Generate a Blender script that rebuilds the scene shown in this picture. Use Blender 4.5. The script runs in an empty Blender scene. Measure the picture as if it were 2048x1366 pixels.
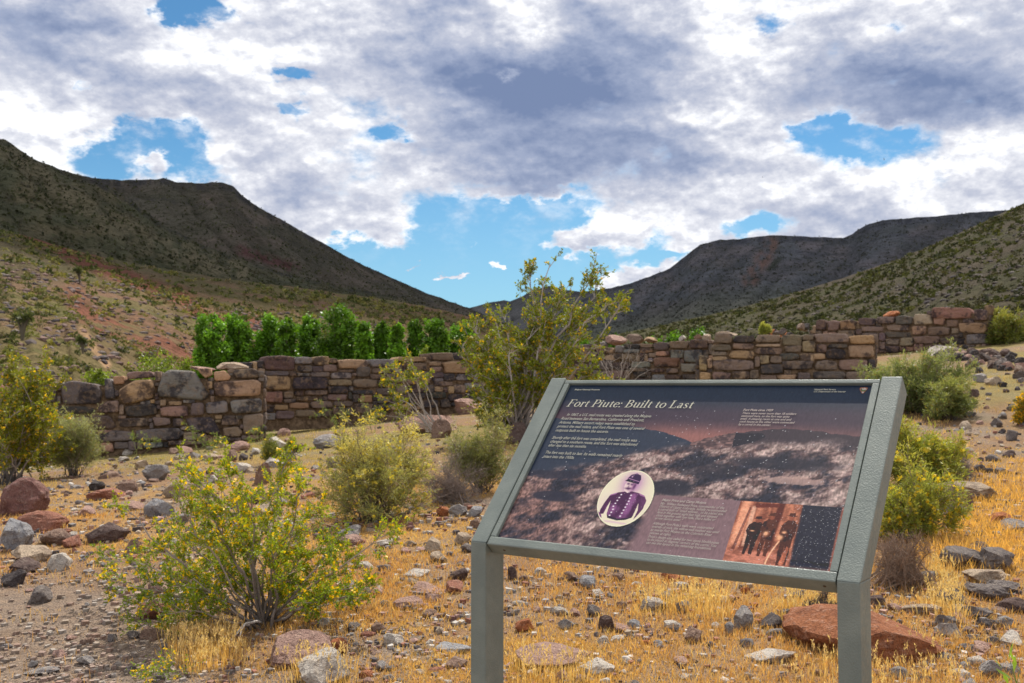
import bpy, math, random
import numpy as np
from mathutils import Vector, Matrix

# ------------------------------------------------------------------ camera, sky, sun
SC = bpy.context.scene
COL = SC.collection
EYE = 1.25
FPX = 1991.0
PIT = 0.0429                      # camera tilted up by this much (radians)
cam_d = bpy.data.cameras.new('camera'); cam = bpy.data.objects.new('camera', cam_d); COL.objects.link(cam)
cam_d.sensor_width = 36.0; cam_d.lens = 35.0
cam.location = (0, 0, EYE); cam.rotation_euler = (math.pi/2 + PIT, 0, 0)
cam_d.clip_start = 0.05; cam_d.clip_end = 12000
cam_d.dof.use_dof = True; cam_d.dof.focus_distance = 2.9; cam_d.dof.aperture_fstop = 10.0
SC.camera = cam

SUN_EL, SUN_AZ = math.radians(54), math.radians(20)      # azimuth clockwise from the view direction (+Y)
sun_dir = Vector((math.sin(SUN_AZ)*math.cos(SUN_EL), math.cos(SUN_AZ)*math.cos(SUN_EL), math.sin(SUN_EL)))
sd = bpy.data.lights.new('sun', 'SUN'); sun = bpy.data.objects.new('sun', sd); COL.objects.link(sun)
sd.energy = 5.0; sd.angle = math.radians(0.53); sd.color = (1.0, 0.95, 0.87)
sun.rotation_euler = (-sun_dir).to_track_quat('-Z', 'Y').to_euler()
SC.view_settings.view_transform = 'Standard'; SC.view_settings.look = 'None'
SC.view_settings.exposure = 0.14; SC.view_settings.gamma = 1.0
SC.view_settings.use_curve_mapping = False
SC.cycles.max_bounces = 8; SC.cycles.transparent_max_bounces = 8
SC.cycles.use_denoising = True

def ray(px, py):
    X, Y = (px-1024)/FPX, -(py-683)/FPX
    return np.array([X, math.cos(PIT) - Y*math.sin(PIT), math.sin(PIT) + Y*math.cos(PIT)])
def at_d(px, py, d):
    r = ray(px, py); r = r*(d/r[1])
    return np.array([r[0], d, EYE + r[2]])
def azel(px, py):
    r = ray(px, py); r = r/np.linalg.norm(r)
    return math.atan2(r[0], r[1]), math.asin(r[2])

class NT:                                              # a small helper for node graphs
    def __init__(s, tree): s.t = tree; s.n = tree.nodes; s.l = tree.links
    def node(s, kind, **kw):
        n = s.n.new(kind)
        for k, v in kw.items(): setattr(n, k, v)
        return n
    def put(s, sock, v):
        if isinstance(v, bpy.types.NodeSocket): s.l.new(v, sock)
        elif v is not None:
            if isinstance(v, (tuple, list)) and sock.type == 'RGBA' and len(v) == 3: v = (*v, 1)
            sock.default_value = v
    def math(s, op, a, b=None, c=None, clamp=False):
        n = s.node('ShaderNodeMath', operation=op, use_clamp=clamp)
        for i, v in enumerate((a, b, c)):
            if v is not None: s.put(n.inputs[i], v)
        return n.outputs[0]
    def vec(s, op, a, b=None, scale=None):
        n = s.node('ShaderNodeVectorMath', operation=op)
        s.put(n.inputs[0], a)
        if b is not None: s.put(n.inputs[1], b)
        if scale is not None: s.put(n.inputs[3], scale)
        return n.outputs['Value'] if op in ('DOT_PRODUCT', 'LENGTH') else n.outputs[0]
    def noise(s, v, scale, detail=4, rough=0.55, col=False, dist=0.0):
        n = s.node('ShaderNodeTexNoise'); s.put(n.inputs['Vector'], v)
        n.inputs['Scale'].default_value = scale; n.inputs['Detail'].default_value = detail
        n.inputs['Roughness'].default_value = rough; n.inputs['Distortion'].default_value = dist
        return n.outputs['Color' if col else 'Fac']
    def voro(s, v, scale, out='Distance', feature='F1'):
        n = s.node('ShaderNodeTexVoronoi', feature=feature); s.put(n.inputs['Vector'], v)
        n.inputs['Scale'].default_value = scale
        return n.outputs[out]
    def smooth(s, x, lo, hi, a=0.0, b=1.0):
        n = s.node('ShaderNodeMapRange', interpolation_type='SMOOTHSTEP')
        s.put(n.inputs[0], x); n.inputs[1].default_value = lo; n.inputs[2].default_value = hi
        n.inputs[3].default_value = a; n.inputs[4].default_value = b
        return n.outputs[0]
    def mix(s, f, a, b, mode='MIX'):
        n = s.node('ShaderNodeMix', data_type='RGBA', blend_type=mode)
        s.put(n.inputs[0], f); s.put(n.inputs[6], a); s.put(n.inputs[7], b)
        return n.outputs[2]

def build_sky():
    w = bpy.data.worlds.new('World'); SC.world = w; w.use_nodes = True
    N = NT(w.node_tree); N.n.clear()
    tc = N.node('ShaderNodeTexCoord'); D = tc.outputs['Generated']
    sky = N.node('ShaderNodeTexSky', sky_type='NISHITA')
    sky.sun_disc = False; sky.sun_elevation = SUN_EL; sky.sun_rotation = SUN_AZ
    sky.altitude = 900; sky.air_density = 1.0; sky.dust_density = 0.3; sky.ozone_density = 2.2
    sep = N.node('ShaderNodeSeparateXYZ'); N.put(sep.inputs[0], D)
    A = N.math('ARCTAN2', sep.outputs[0], sep.outputs[1])
    E = N.math('ARCSINE', sep.outputs[2])
    comb = N.node('ShaderNodeCombineXYZ'); N.put(comb.inputs[0], A); N.put(comb.inputs[1], E)
    sq = N.vec('MULTIPLY', D, (1, 1, 1.75))
    wob = N.vec('SUBTRACT', N.noise(sq, 10, 9, 0.60, col=True), (0.5, 0.5, 0.5))
    wob2 = N.vec('SUBTRACT', N.noise(sq, 34, 6, 0.62, col=True), (0.5, 0.5, 0.5))
    AE = N.vec('ADD', comb.outputs[0], N.vec('MULTIPLY', wob, (0.10, 0.062, 0)))
    AE = N.vec('ADD', AE, N.vec('MULTIPLY', wob2, (0.045, 0.032, 0)))
    def blobs(lst, start):
        acc = start
        for px, py, rx, ry, wt in lst:
            a, e = azel(px, py); s = FPX
            v = N.vec('MULTIPLY', N.vec('SUBTRACT', AE, (a, e, 0)), (s/rx, s/ry, 0))
            g = N.math('EXPONENT', N.math('MULTIPLY', N.vec('DOT_PRODUCT', v, v), -1.0))
            acc = N.math('MULTIPLY_ADD', g, wt, acc)
        return acc
    cover = [(880,600,430,120,-1.9),(935,455,135,75,-1.35),(1090,430,80,36,-.9),(690,525,130,50,-1.1),
        (1430,520,120,22,-.3),(265,285,95,42,-1.3),(205,325,75,38,-1.0),(335,305,50,42,-.9),(400,352,60,18,-.5),
        (380,12,70,30,-1.4),(335,30,40,26,-1.0),(460,28,34,22,-.6),(590,150,48,13,-1.0),(152,186,28,13,-.9),
        (580,210,28,13,-.8),(805,270,30,13,-1.0),(1735,288,85,28,-1.5),(1650,262,40,20,-1.1),(1540,42,38,22,-.8),
        (1788,48,28,22,-.8),(1520,432,100,26,-.75),(1310,470,70,28,-.7),
        (70,262,120,52,.9),(282,318,42,22,1.3),(1180,478,120,26,1.25),(1330,440,120,26,.5),(1250,545,85,20,1.2),
        (1410,490,70,12,.9),(730,440,130,38,1.0),(560,415,140,50,.6),(998,527,30,12,2.4),(903,543,32,7,2.3),
        (815,513,16,5,1.8),(935,486,12,4,1.0),(1040,380,120,16,.5),(1150,540,85,26,-1.1),(1335,505,70,18,-1.0),(1080,520,70,50,-.6),(1500,440,60,22,-.6)]
    f1 = N.noise(sq, 7.0, 10, 0.58); g1 = N.noise(sq, 24, 8, 0.62)
    d0 = N.math('MULTIPLY_ADD', N.math('SUBTRACT', f1, 0.5), 2.3, 0.62)
    d0 = N.math('MULTIPLY_ADD', N.math('SUBTRACT', g1, 0.5), 1.3, d0)
    dens = blobs(cover, d0)
    alpha = N.smooth(dens, -0.20, 0.42)
    veil = N.math('MULTIPLY', N.smooth(g1, .44, .74, 0.0, 0.6), N.smooth(E, .10, .22))
    alpha = N.math('MAXIMUM', alpha, veil)
    shade = [(930,150,250,95,1.0),(1120,190,200,70,.75),(980,305,300,45,.9),(1260,345,170,34,.8),(1890,200,260,62,1.1),
        (1740,165,150,60,.6),(90,70,150,50,.75),(370,200,140,50,.65),(640,375,150,50,.6),(1210,70,140,80,.6),
        (1920,70,150,70,.35),(560,330,90,40,.35),(1330,290,140,30,.35),(100,290,110,20,.35),(1650,345,150,25,.4),
        (1700,430,160,30,.35),(1040,50,60,60,-.9),(1018,160,16,8,-.9),(1500,95,240,50,-.7),(1400,235,110,25,-.5),
        (700,100,120,50,-.35),(850,340,100,25,-.3),(1850,330,120,30,-.4),(1000,535,150,40,-1.0),(70,240,110,30,-.5),(250,110,200,90,-.14),(620,200,240,70,-.14),(1450,300,300,80,-.18),(1850,330,200,40,-.12),(720,300,160,50,-.1),(430,60,90,50,-.15),(1180,455,110,20,-.25),(1190,492,90,14,.3),(1290,475,60,12,.25)]
    t0 = N.math('MULTIPLY_ADD', N.math('SUBTRACT', N.noise(sq, 4.5, 3, 0.45), 0.5), 1.9, 0.30)
    thick = N.math('MULTIPLY', N.math('MULTIPLY', blobs(shade, t0), 0.55), N.smooth(dens, 0.0, 0.55))
    # tops of the billows catch the light, their undersides are greyer
    f2 = N.noise(N.vec('ADD', sq, (0.008, 0.0, 0.034)), 7.0, 10, 0.58); g2 = N.noise(N.vec('ADD', sq, (0.003, 0.0, 0.011)), 24, 8, 0.62)
    billow = N.math('ADD', N.math('MULTIPLY', N.math('SUBTRACT', f2, f1), 1.9), N.math('MULTIPLY', N.math('SUBTRACT', g2, g1), 1.1))
    soft = N.smooth(thick, 0.45, 1.0, 1.0, 0.6)
    thick = N.math('ADD', N.math('MULTIPLY', billow, soft), N.math("ADD", thick, 0.02))
    ramp = N.node('ShaderNodeValToRGB'); N.put(ramp.inputs[0], thick)
    r = ramp.color_ramp; r.elements[0].position = 0.0; r.elements[0].color = (0.99, 1.0, 1.03, 1)
    r.elements[1].position = 1.0; r.elements[1].color = (0.18, 0.24, 0.40, 1)
    e = r.elements.new(0.16); e.color = (0.74, 0.755, 0.82, 1)
    e = r.elements.new(0.36); e.color = (0.53, 0.56, 0.665, 1)
    e = r.elements.new(0.66); e.color = (0.335, 0.39, 0.54, 1)
    blue = N.mix(1.0, sky.outputs[0], (0.050, 0.084, 0.095, 1), 'MULTIPLY')
    blue = N.mix(N.smooth(E, 0.02, 0.26, 0.55, 0.0), blue, (0.36, 0.60, 0.76, 1))
    colr = N.mix(alpha, blue, ramp.outputs[0])
    bg = N.node('ShaderNodeBackground'); N.put(bg.inputs[0], colr); bg.inputs[1].default_value = 1.0
    out = N.node('ShaderNodeOutputWorld'); N.l.new(bg.outputs[0], out.inputs[0])
    w.cycles.sampling_method = 'MANUAL'; w.cycles.sample_map_resolution = 512
build_sky()

# ------------------------------------------------------------------ numeric helpers
RNG = np.random.default_rng(7)
def S2L(*c):
    c = np.array(c, float)/255.0
    return np.where(c <= 0.04045, c/12.92, ((c+0.055)/1.055)**2.4)
def sstep(x, a, b):
    t = np.clip((np.asarray(x, float)-a)/(b-a), 0, 1); return t*t*(3-2*t)
def _h(ix, iy, iz, seed):
    n = (ix*374761393 + iy*668265263 + iz*2147483647 + seed*1274126177) & 0xFFFFFFFF
    n = ((n ^ (n >> 13))*1274126177) & 0xFFFFFFFF
    n = (n ^ (n >> 16)) & 0xFFFFFFFF
    return n/4294967295.0
def vnoise(x, y, z=0.0, seed=0):
    x, y, z = np.broadcast_arrays(np.asarray(x, float), np.asarray(y, float), np.asarray(z, float))
    fx, fy, fz = np.floor(x), np.floor(y), np.floor(z)
    ix, iy, iz = fx.astype(np.int64), fy.astype(np.int64), fz.astype(np.int64)
    u, v, w = x-fx, y-fy, z-fz
    u, v, w = u*u*(3-2*u), v*v*(3-2*v), w*w*(3-2*w)
    r = 0
    for dz, wz in ((0, 1-w), (1, w)):
        for dy, wy in ((0, 1-v), (1, v)):
            for dx, wx in ((0, 1-u), (1, u)):
                r = r + _h(ix+dx, iy+dy, iz+dz, seed)*wx*wy*wz
    return r
def fbm(x, y, z=0.0, o=4, seed=0, g=0.5):
    a, s, t = 1.0, 0.0, 0.0
    for i in range(o):
        k = 2.0**i
        s = s + a*vnoise(np.asarray(x)*k+17.3*i, np.asarray(y)*k-9.1*i, np.asarray(z)*k+3.7*i, seed+i); t += a; a *= g
    return s/t
def unit(v):
    v = np.asarray(v, float); return v/(np.linalg.norm(v, axis=-1, keepdims=True)+1e-9)
def inpoly(X, Y, poly):
    r = np.zeros(np.shape(X), bool); n = len(poly)
    for i in range(n):
        x0, y0 = poly[i]; x1, y1 = poly[(i+1) % n]
        if y0 == y1: continue
        c = ((y0 > Y) != (y1 > Y)) & (X < (x1-x0)*(Y-y0)/(y1-y0)+x0)
        r ^= c
    return r

# the lie of the land near the fort: level by the sign, rising gently to the right
def gz(x, y, fine=True):
    x = np.asarray(x, float); y = np.asarray(y, float)
    s = np.clip((y-4)/13, 0, 1)**1.2 + np.clip((y-17)*0.035, 0, 0.45)
    z = s*(0.58 + 0.087*np.clip(x, -14, 16))
    z = z + 0.06*(fbm(x*0.35, y*0.35, 0, 3, 5)-0.5)*np.clip(y/6, 0.3, 1)
    drop = sstep(y, 30, 62)
    z = z*(1-drop) + drop*(-0.8 + 0.034*np.clip(y-75, 0, 1e5))
    if fine:
        z = z + 0.022*(fbm(x*2.6, y*2.6, 0, 3, 9)-0.5)
    return z
def ground_at(px, py, dmax=45.0):
    r = ray(px, py); r = r/r[1]
    d = np.arange(1.6, dmax, 0.02)
    g = gz(r[0]*d, d) - (EYE + r[2]*d)
    k = np.argmax(g > 0)
    if g[k] <= 0: k = len(d)-1
    d = d[k]
    return np.array([r[0]*d, d, float(gz(r[0]*d, d))])
def to_px(P):
    P = np.asarray(P, float); d = P[..., 1]; z = P[..., 2]-EYE
    f = d*math.cos(PIT) + z*math.sin(PIT); u = -d*math.sin(PIT) + z*math.cos(PIT)
    return 1024 + FPX*P[..., 0]/f, 683 - FPX*u/f

class Geo:                                              # gathers shapes, links them as one mesh object
    def __init__(s): s.V = []; s.Q = []; s.T = []; s.C = []; s.n = 0
    def add(s, V, Q=None, T=None, C=(1, 1, 1)):
        V = np.asarray(V, float).reshape(-1, 3)
        if Q is not None and len(Q): s.Q.append(np.asarray(Q, np.int64).reshape(-1, 4)+s.n)
        if T is not None and len(T): s.T.append(np.asarray(T, np.int64).reshape(-1, 3)+s.n)
        C = np.asarray(C, float)
        s.C.append(np.broadcast_to(C, (len(V), 3)) if C.ndim == 1 else C.reshape(-1, 3))
        s.V.append(V); s.n += len(V)
    def mesh(s, name, mat=None, smooth=False):
        me = bpy.data.meshes.new(name)
        V = np.concatenate(s.V); C = np.concatenate(s.C)
        Q = np.concatenate(s.Q) if s.Q else np.zeros((0, 4), np.int64)
        T = np.concatenate(s.T) if s.T else np.zeros((0, 3), np.int64)
        me.vertices.add(len(V)); me.vertices.foreach_set('co', V.astype(np.float32).ravel())
        me.loops.add(Q.size+T.size)
        me.loops.foreach_set('vertex_index', np.concatenate([Q.ravel(), T.ravel()]).astype(np.int32))
        me.polygons.add(len(Q)+len(T))
        st = np.concatenate([np.arange(len(Q))*4, Q.size+np.arange(len(T))*3]).astype(np.int32)
        me.polygons.foreach_set('loop_start', st)
        me.polygons.foreach_set('use_smooth', np.full(len(st), bool(smooth)))
        me.update(calc_edges=True)
        a = me.attributes.new('col', 'FLOAT_COLOR', 'POINT')
        a.data.foreach_set('color', np.concatenate([C, np.ones((len(C), 1))], 1).astype(np.float32).ravel())
        if mat: me.materials.append(mat)
        return me
    def obj(s, name, mat, parent=None, smooth=False, loc=None):
        if not s.V: return None
        if loc is not None: s.V = [v-np.asarray(loc) for v in s.V]
        return link(name, s.mesh(name, mat, smooth), parent, loc)
def link(name, me, parent=None, loc=None):
    o = bpy.data.objects.new(name, me); COL.objects.link(o)
    if parent: o.parent = parent
    if loc is not None: o.location = tuple(loc)
    return o
def tag(o, label=None, cat=None, group=None, kind=None):
    if label: o['label'] = label
    if cat: o['category'] = cat
    if group: o['group'] = group
    if kind: o['kind'] = kind
    return o
def thing(name, label, cat, loc=(0, 0, 0), group=None):
    o = bpy.data.objects.new(name, None); COL.objects.link(o); o.location = tuple(float(v) for v in loc)
    o.empty_display_size = 0.1
    return tag(o, label, cat, group)

# ------------------------------------------------------------------ materials
def material(name, fn):
    m = bpy.data.materials.new(name); m.use_nodes = True
    N = NT(m.node_tree); N.n.clear()
    sh = fn(N)
    out = N.node('ShaderNodeOutputMaterial'); N.l.new(sh, out.inputs[0]); return m
def principled(N, col, rough=0.85, bump=None, bstr=0.5, bdist=0.01, spec=0.3, metal=0.0):
    p = N.node('ShaderNodeBsdfPrincipled'); N.put(p.inputs['Base Color'], col); N.put(p.inputs['Roughness'], rough)
    p.inputs['Specular IOR Level'].default_value = spec; p.inputs['Metallic'].default_value = metal
    if bump is not None:
        b = N.node('ShaderNodeBump'); b.inputs['Strength'].default_value = bstr; b.inputs['Distance'].default_value = bdist
        N.put(b.inputs['Height'], bump); N.l.new(b.outputs[0], p.inputs['Normal'])
    return p.outputs[0]
def attr(N): 
    a = N.node('ShaderNodeAttribute'); a.attribute_name = 'col'; return a.outputs['Color']
def pos(N): return N.node('ShaderNodeNewGeometry').outputs['Position']
def f_leaf(tr, rough=0.5):
    def fn(N):
        c = attr(N)
        p = principled(N, c, rough, spec=0.35)
        t = N.node('ShaderNodeBsdfTranslucent'); N.put(t.inputs[0], N.mix(1.0, c, (1.15, 1.1, 0.6, 1), 'MULTIPLY'))
        m = N.node('ShaderNodeMixShader'); m.inputs[0].default_value = tr
        N.l.new(p, m.inputs[1]); N.l.new(t.outputs[0], m.inputs[2]); return m.outputs[0]
    return fn
M_LEAF = material('leaf', f_leaf(0.42))
M_SCRUB = material('dry_scrub_leaf', f_leaf(0.25, 1.0))
M_GRASS = material('dry_grass', f_leaf(0.45, 0.6))
M_TREE = material('tree_leaf', f_leaf(0.38, 0.42))
M_BARK = material('twig_bark', lambda N: principled(N, N.mix(N.noise(pos(N), 60, 3), N.mix(1.0, attr(N), (.6,.6,.6,1), 'MULTIPLY'), N.mix(1.0, attr(N), (1.35,1.35,1.35,1), 'MULTIPLY')), 0.8, spec=0.2))
def f_rock(N):
    oi = N.node('ShaderNodeObjectInfo'); base = N.mix(1.0, oi.outputs['Color'], (1.3, 1.27, 1.22, 1), 'MULTIPLY'); P = pos(N)
    P2 = N.vec('ADD', P, N.vec('MULTIPLY', oi.outputs['Random'], (37, 91, 53)))
    n1 = N.noise(P2, 7.0, 5, 0.65); n2 = N.noise(P2, 24, 6, 0.72); n3 = N.noise(P2, 85, 3, 0.7)
    dark = N.mix(1.0, base, (.55, .52, .55, 1), 'MULTIPLY'); pale = N.mix(0.45, N.mix(1.0, base, (1.5, 1.42, 1.3, 1), 'MULTIPLY'), (.36, .31, .26, 1))
    c = N.mix(N.smooth(n1, .50, .64, 0, .8), base, dark)
    c = N.mix(N.smooth(n2, .50, .64, 0, .8), c, pale)
    c = N.mix(N.smooth(n3, .50, .62, 0, .8), c, N.mix(1.0, c, (.55, .53, .55, 1), 'MULTIPLY'))
    h = N.math('ADD', N.math('MULTIPLY', n2, 1.0), N.math('MULTIPLY', n3, 0.45))
    return principled(N, c, 0.9, h, 1.0, 0.05, spec=0.2)
M_ROCK = material('weathered_rock', f_rock)
def f_wallstone(N):
    oi = N.node('ShaderNodeObjectInfo'); base = oi.outputs['Color']; P = pos(N)
    P2 = N.vec('ADD', P, N.vec('MULTIPLY', oi.outputs['Random'], (37, 91, 53)))
    n1 = N.noise(P2, 2.6, 5, 0.6); n2 = N.noise(P2, 12, 5, 0.65); n3 = N.noise(P2, 50, 4, 0.65)
    dark = N.mix(0.5, N.mix(1.0, base, (.4, .38, .42, 1), 'MULTIPLY'), (.06, .055, .06, 1))
    tan = N.mix(0.5, base, (.34, .22, .13, 1))
    c = N.mix(N.smooth(n1, .50, .60), base, dark)
    c = N.mix(N.smooth(n2, .50, .64, 0, .75), c, tan)
    c = N.mix(N.smooth(n3, .52, .72, 0, .5), c, N.mix(1.0, c, (.5, .48, .5, 1), 'MULTIPLY'))
    h = N.math('ADD', n2, N.math('MULTIPLY', n3, 0.5))
    return principled(N, c, 0.92, h, 1.0, 0.06, spec=0.15)
M_WALL = material('wall_stone', f_wallstone)
def f_mortar(N):
    P = pos(N); n = N.noise(P, 9, 6, 0.65); n3 = N.noise(P, 45, 4)
    c = N.mix(N.smooth(n, .38, .66), (.12, .08, .05, 1), (.29, .20, .125, 1))
    return principled(N, c, 0.95, N.math('ADD', n, N.math('MULTIPLY', n3, .5)), 1.0, 0.06, spec=0.1)
M_MORTAR = material('mud_mortar', f_mortar)
def f_gravel(N):
    c = attr(N); n = N.noise(pos(N), 160, 3)
    return principled(N, N.mix(N.smooth(n, .45, .7, 0, .6), c, N.mix(1.0, c, (.5, .5, .5, 1), 'MULTIPLY')), 0.9, n, 0.6, 0.004, spec=0.2)
M_GRAVEL = material('gravel_stone', f_gravel)
def f_ground(N):
    P = pos(N); c = attr(N)
    n1 = N.noise(P, 3.5, 5, .6); n2 = N.noise(P, 22, 5, .65); n3 = N.noise(P, 110, 4, .7); v = N.voro(P, 70)
    cc = N.mix(N.smooth(n2, .4, .7, 0, .8), c, N.mix(1.0, c, (1.5, 1.4, 1.25, 1), 'MULTIPLY'))
    cc = N.mix(N.smooth(n3, .48, .62, 0, .9), cc, N.mix(1.0, c, (.34, .32, .34, 1), 'MULTIPLY'))
    cc = N.mix(N.smooth(n1, .52, .7, 0, .5), cc, N.mix(1.0, c, (.7, .62, .55, 1), 'MULTIPLY'))
    h = N.math('ADD', N.math('MULTIPLY', n2, .6), N.math('ADD', N.math('MULTIPLY', n3, .6), N.math('MULTIPLY', v, -.5)))
    return principled(N, cc, 0.95, h, 1.0, 0.02, spec=0.1)
M_GROUND = material('desert_ground', f_ground)
def f_hill(k):
    def fn(N):
        P = pos(N); c = attr(N); s = 1.0/k
        n1 = N.noise(P, .06*s, 6, .62); n2 = N.noise(P, .35*s, 6, .7); n3 = N.noise(P, 1.6*s, 4, .7)
        cc = N.mix(N.smooth(n1, .42, .66, 0, .65), c, N.mix(1.0, c, (.62, .66, .6, 1), 'MULTIPLY'))
        cc = N.mix(N.smooth(n2, .50, .64, 0, .85), cc, N.mix(1.0, c, (.42, .44, .36, 1), 'MULTIPLY'))
        cc = N.mix(N.smooth(n2, .30, .42, .6, 0), cc, N.mix(1.0, c, (1.45, 1.38, 1.25, 1), 'MULTIPLY'))
        cc = N.mix(N.smooth(n3, .50, .62, 0, .85), cc, N.mix(1.0, c, (.34, .37, .30, 1), 'MULTIPLY'))
        h = N.math('ADD', n2, N.math('MULTIPLY', n3, .4))
        return principled(N, cc, 0.95, h, 0.8, 1.6*k, spec=0.05)
    return fn
M_HILL = material('hillside', f_hill(1.0)); M_MTN = material('mountain_rock', f_hill(5.0))
def f_paint(N):
    P = pos(N); n = N.noise(P, 260, 2, .5); n1 = N.noise(P, 9, 5, .6); n2 = N.noise(P, 60, 4, .7)
    c = N.mix(N.smooth(n1, .35, .7), (.165, .190, .165, 1), (.215, .240, .205, 1))
    c = N.mix(N.smooth(n2, .6, .75, 0, .35), c, (.25, .235, .18, 1))
    return principled(N, c, N.smooth(n2, .3, .7, .38, .6), n, 0.5, 0.0022, spec=0.5)
M_PAINT = material('grey_green_powder_coat', f_paint)
def f_print(N):
    P = pos(N); c = attr(N); n = N.noise(P, 900, 2, .5)
    st = N.noise(N.vec('MULTIPLY', P, (1, 1, .12)), 700, 2)
    return principled(N, c, 0.42, N.math('ADD', n, st), 0.35, 0.0006, spec=0.35)
M_PRINT = material('printed_panel', f_print)
M_EDGE = material('bare_metal_edge', lambda N: principled(N, N.mix(N.noise(pos(N), 80), (.45,.45,.43,1), (.62,.62,.58,1)), .35, spec=.5, metal=.4))
M_INK = material('pale_lettering', lambda N: principled(N, (.56, .54, .42, 1), .5, spec=.2))
M_INK3 = material('body_lettering', lambda N: principled(N, (.40, .39, .32, 1), .5, spec=.2))
M_INK2 = material('tan_lettering', lambda N: principled(N, (.43, .36, .32, 1), .5, spec=.2))
M_DARK = material('black_plumage', lambda N: principled(N, N.mix(N.noise(pos(N), 20), (.015,.015,.018,1), (.04,.04,.045,1)), .6))
# ------------------------------------------------------------------ ground
def grow(a, b, s0, k):
    out = [a]
    while out[-1] < b: out.append(out[-1]+max(s0, k*out[-1]))
    return np.array(out)
def build_ground():
    ys = np.concatenate([np.linspace(-6, 1.5, 20)[:-1], grow(1.5, 45, 0.045, 0.012), grow(47, 6000, 3, 0.09)])
    xp = np.concatenate([np.arange(0.04, 7, 0.08), grow(7, 30, .15, .02), grow(31, 6000, 2, .12)])
    xs = np.concatenate([-xp[::-1], xp])
    X, Y = np.meshgrid(xs, ys)
    Z = gz(X, Y)
    near = sstep(Y, 16, 3)
    Z = Z + near*0.010*(fbm(X*9, Y*9, 0, 3, 31)-0.5)
    n = fbm(X*.5, Y*.5, 0, 4, 3); n2 = fbm(X*2.2, Y*2.2, 0, 4, 13)
    tan = np.array([.28, .175, .10]); grav = np.array([.27, .205, .155]); gold = np.array([.37, .225, .095]); olive = np.array([.235, .20, .07])
    C = tan + (gold-tan)*sstep(n, .45, .62)[..., None]
    C = C + (grav-C)*sstep(n2, .5, .66)[..., None]
    px, py = to_px(np.stack([X, np.maximum(Y, 1.0), Z], -1))
    path = sstep(py, 1120, 1200)*sstep(px, 520, 330)*(Y > 1)
    C = C + (grav-C)*(path*.95)[..., None]
    far = sstep(Y, 10, 17); C = C + (olive-C)*(far*.8*sstep(n, .3, .5))[..., None]
    far2 = sstep(Y, 40, 80); C = C + (np.array([.17, .15, .08])-C)*far2[..., None]
    ny, nx = X.shape; I = np.arange(nx*ny).reshape(ny, nx)
    Q = np.stack([I[:-1, :-1], I[:-1, 1:], I[1:, 1:], I[1:, :-1]], -1).reshape(-1, 4)
    g = Geo(); g.add(np.stack([X, Y, Z], -1), Q, C=C.reshape(-1, 3))
    o = g.obj('ground', M_GROUND, smooth=True); o['kind'] = 'structure'
build_ground()

# ------------------------------------------------------------------ hills and mountains: each a sheet of real terrain from its foot over its ridge
def seg_dist(px, py, line):
    d = np.full(np.shape(px), 1e9)
    for (x0, y0), (x1, y1) in zip(line[:-1], line[1:]):
        dx, dy = x1-x0, y1-y0; t = np.clip(((px-x0)*dx+(py-y0)*dy)/(dx*dx+dy*dy), 0, 1)
        d = np.minimum(d, np.hypot(px-x0-t*dx, py-y0-t*dy))
    return d
def sheet(name, ridge, foot, ncol, nrow, mat, colfn, seed, power=1.15, rough=.03, gully=.05, ridge_px=2.0, back=.5):
    """ridge: (px, py, distance) points; foot: (px, distance, z) points"""
    R = np.array(ridge, float); F = np.array(foot, float)
    px = np.linspace(R[0, 0], R[-1, 0], ncol)
    pyr = np.interp(px, R[:, 0], R[:, 1]); d1 = np.interp(px, R[:, 0], R[:, 2])
    pyr = pyr + ridge_px*(fbm(px/14.0, seed*3.1, 0, 4, seed)-.5)*2
    d0 = np.interp(px, F[:, 0], F[:, 1]); z0 = np.interp(px, F[:, 0], F[:, 2])
    u = (px-1024)/FPX; z1 = EYE + d1*((764-pyr)/FPX*1.0)
    T = np.concatenate([np.linspace(0, 1, nrow)**1.25, 1+np.linspace(.02, back, max(6, nrow//8))])
    Tm = T[:, None]; D = d0 + (d1-d0)*Tm
    g = np.where(Tm <= 1, np.clip(Tm, 0, 1)**power, 1-(Tm-1)*1.1)
    Z = z0 + (z1-z0)*g; X = D*u
    env = np.clip(4*Tm*(1-Tm), 0, 1)**.6*np.where(Tm < 1, 1, 0)
    span = (z1-z0)
    gl = np.abs(fbm((px+260*Tm*np.sign(1024-px))/70.0+.5*fbm(px/40., Tm*3, 0, 2, seed+4), Tm*1.6, 0, 4, seed+1)-.5)*2
    Z = Z - env*span*gully*(1-gl)**2*2 + env*span*gully*.6
    Z = Z + env*span*rough*(fbm(X/ (d1.mean()*.03), D/(d1.mean()*.03), 0, 5, seed+2, .55)-.5)*2
    V = np.stack([X, D, Z], -1)
    ppx, ppy = to_px(V)
    C = colfn(ppx, ppy, V, Tm+0*X, gl)
    ny, nx = X.shape; I = np.arange(nx*ny).reshape(ny, nx)
    Q = np.stack([I[:-1, :-1], I[:-1, 1:], I[1:, 1:], I[1:, :-1]], -1).reshape(-1, 4)
    G = Geo(); G.add(V, Q, C=np.clip(C, .004, 1).reshape(-1, 3)); o = G.obj(name, mat, smooth=True); o['kind'] = 'structure'
    return V, ppx, ppy
def lerp(a, b, t): return np.asarray(a)+(np.asarray(b)-np.asarray(a))*np.asarray(t)[..., None]
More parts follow.
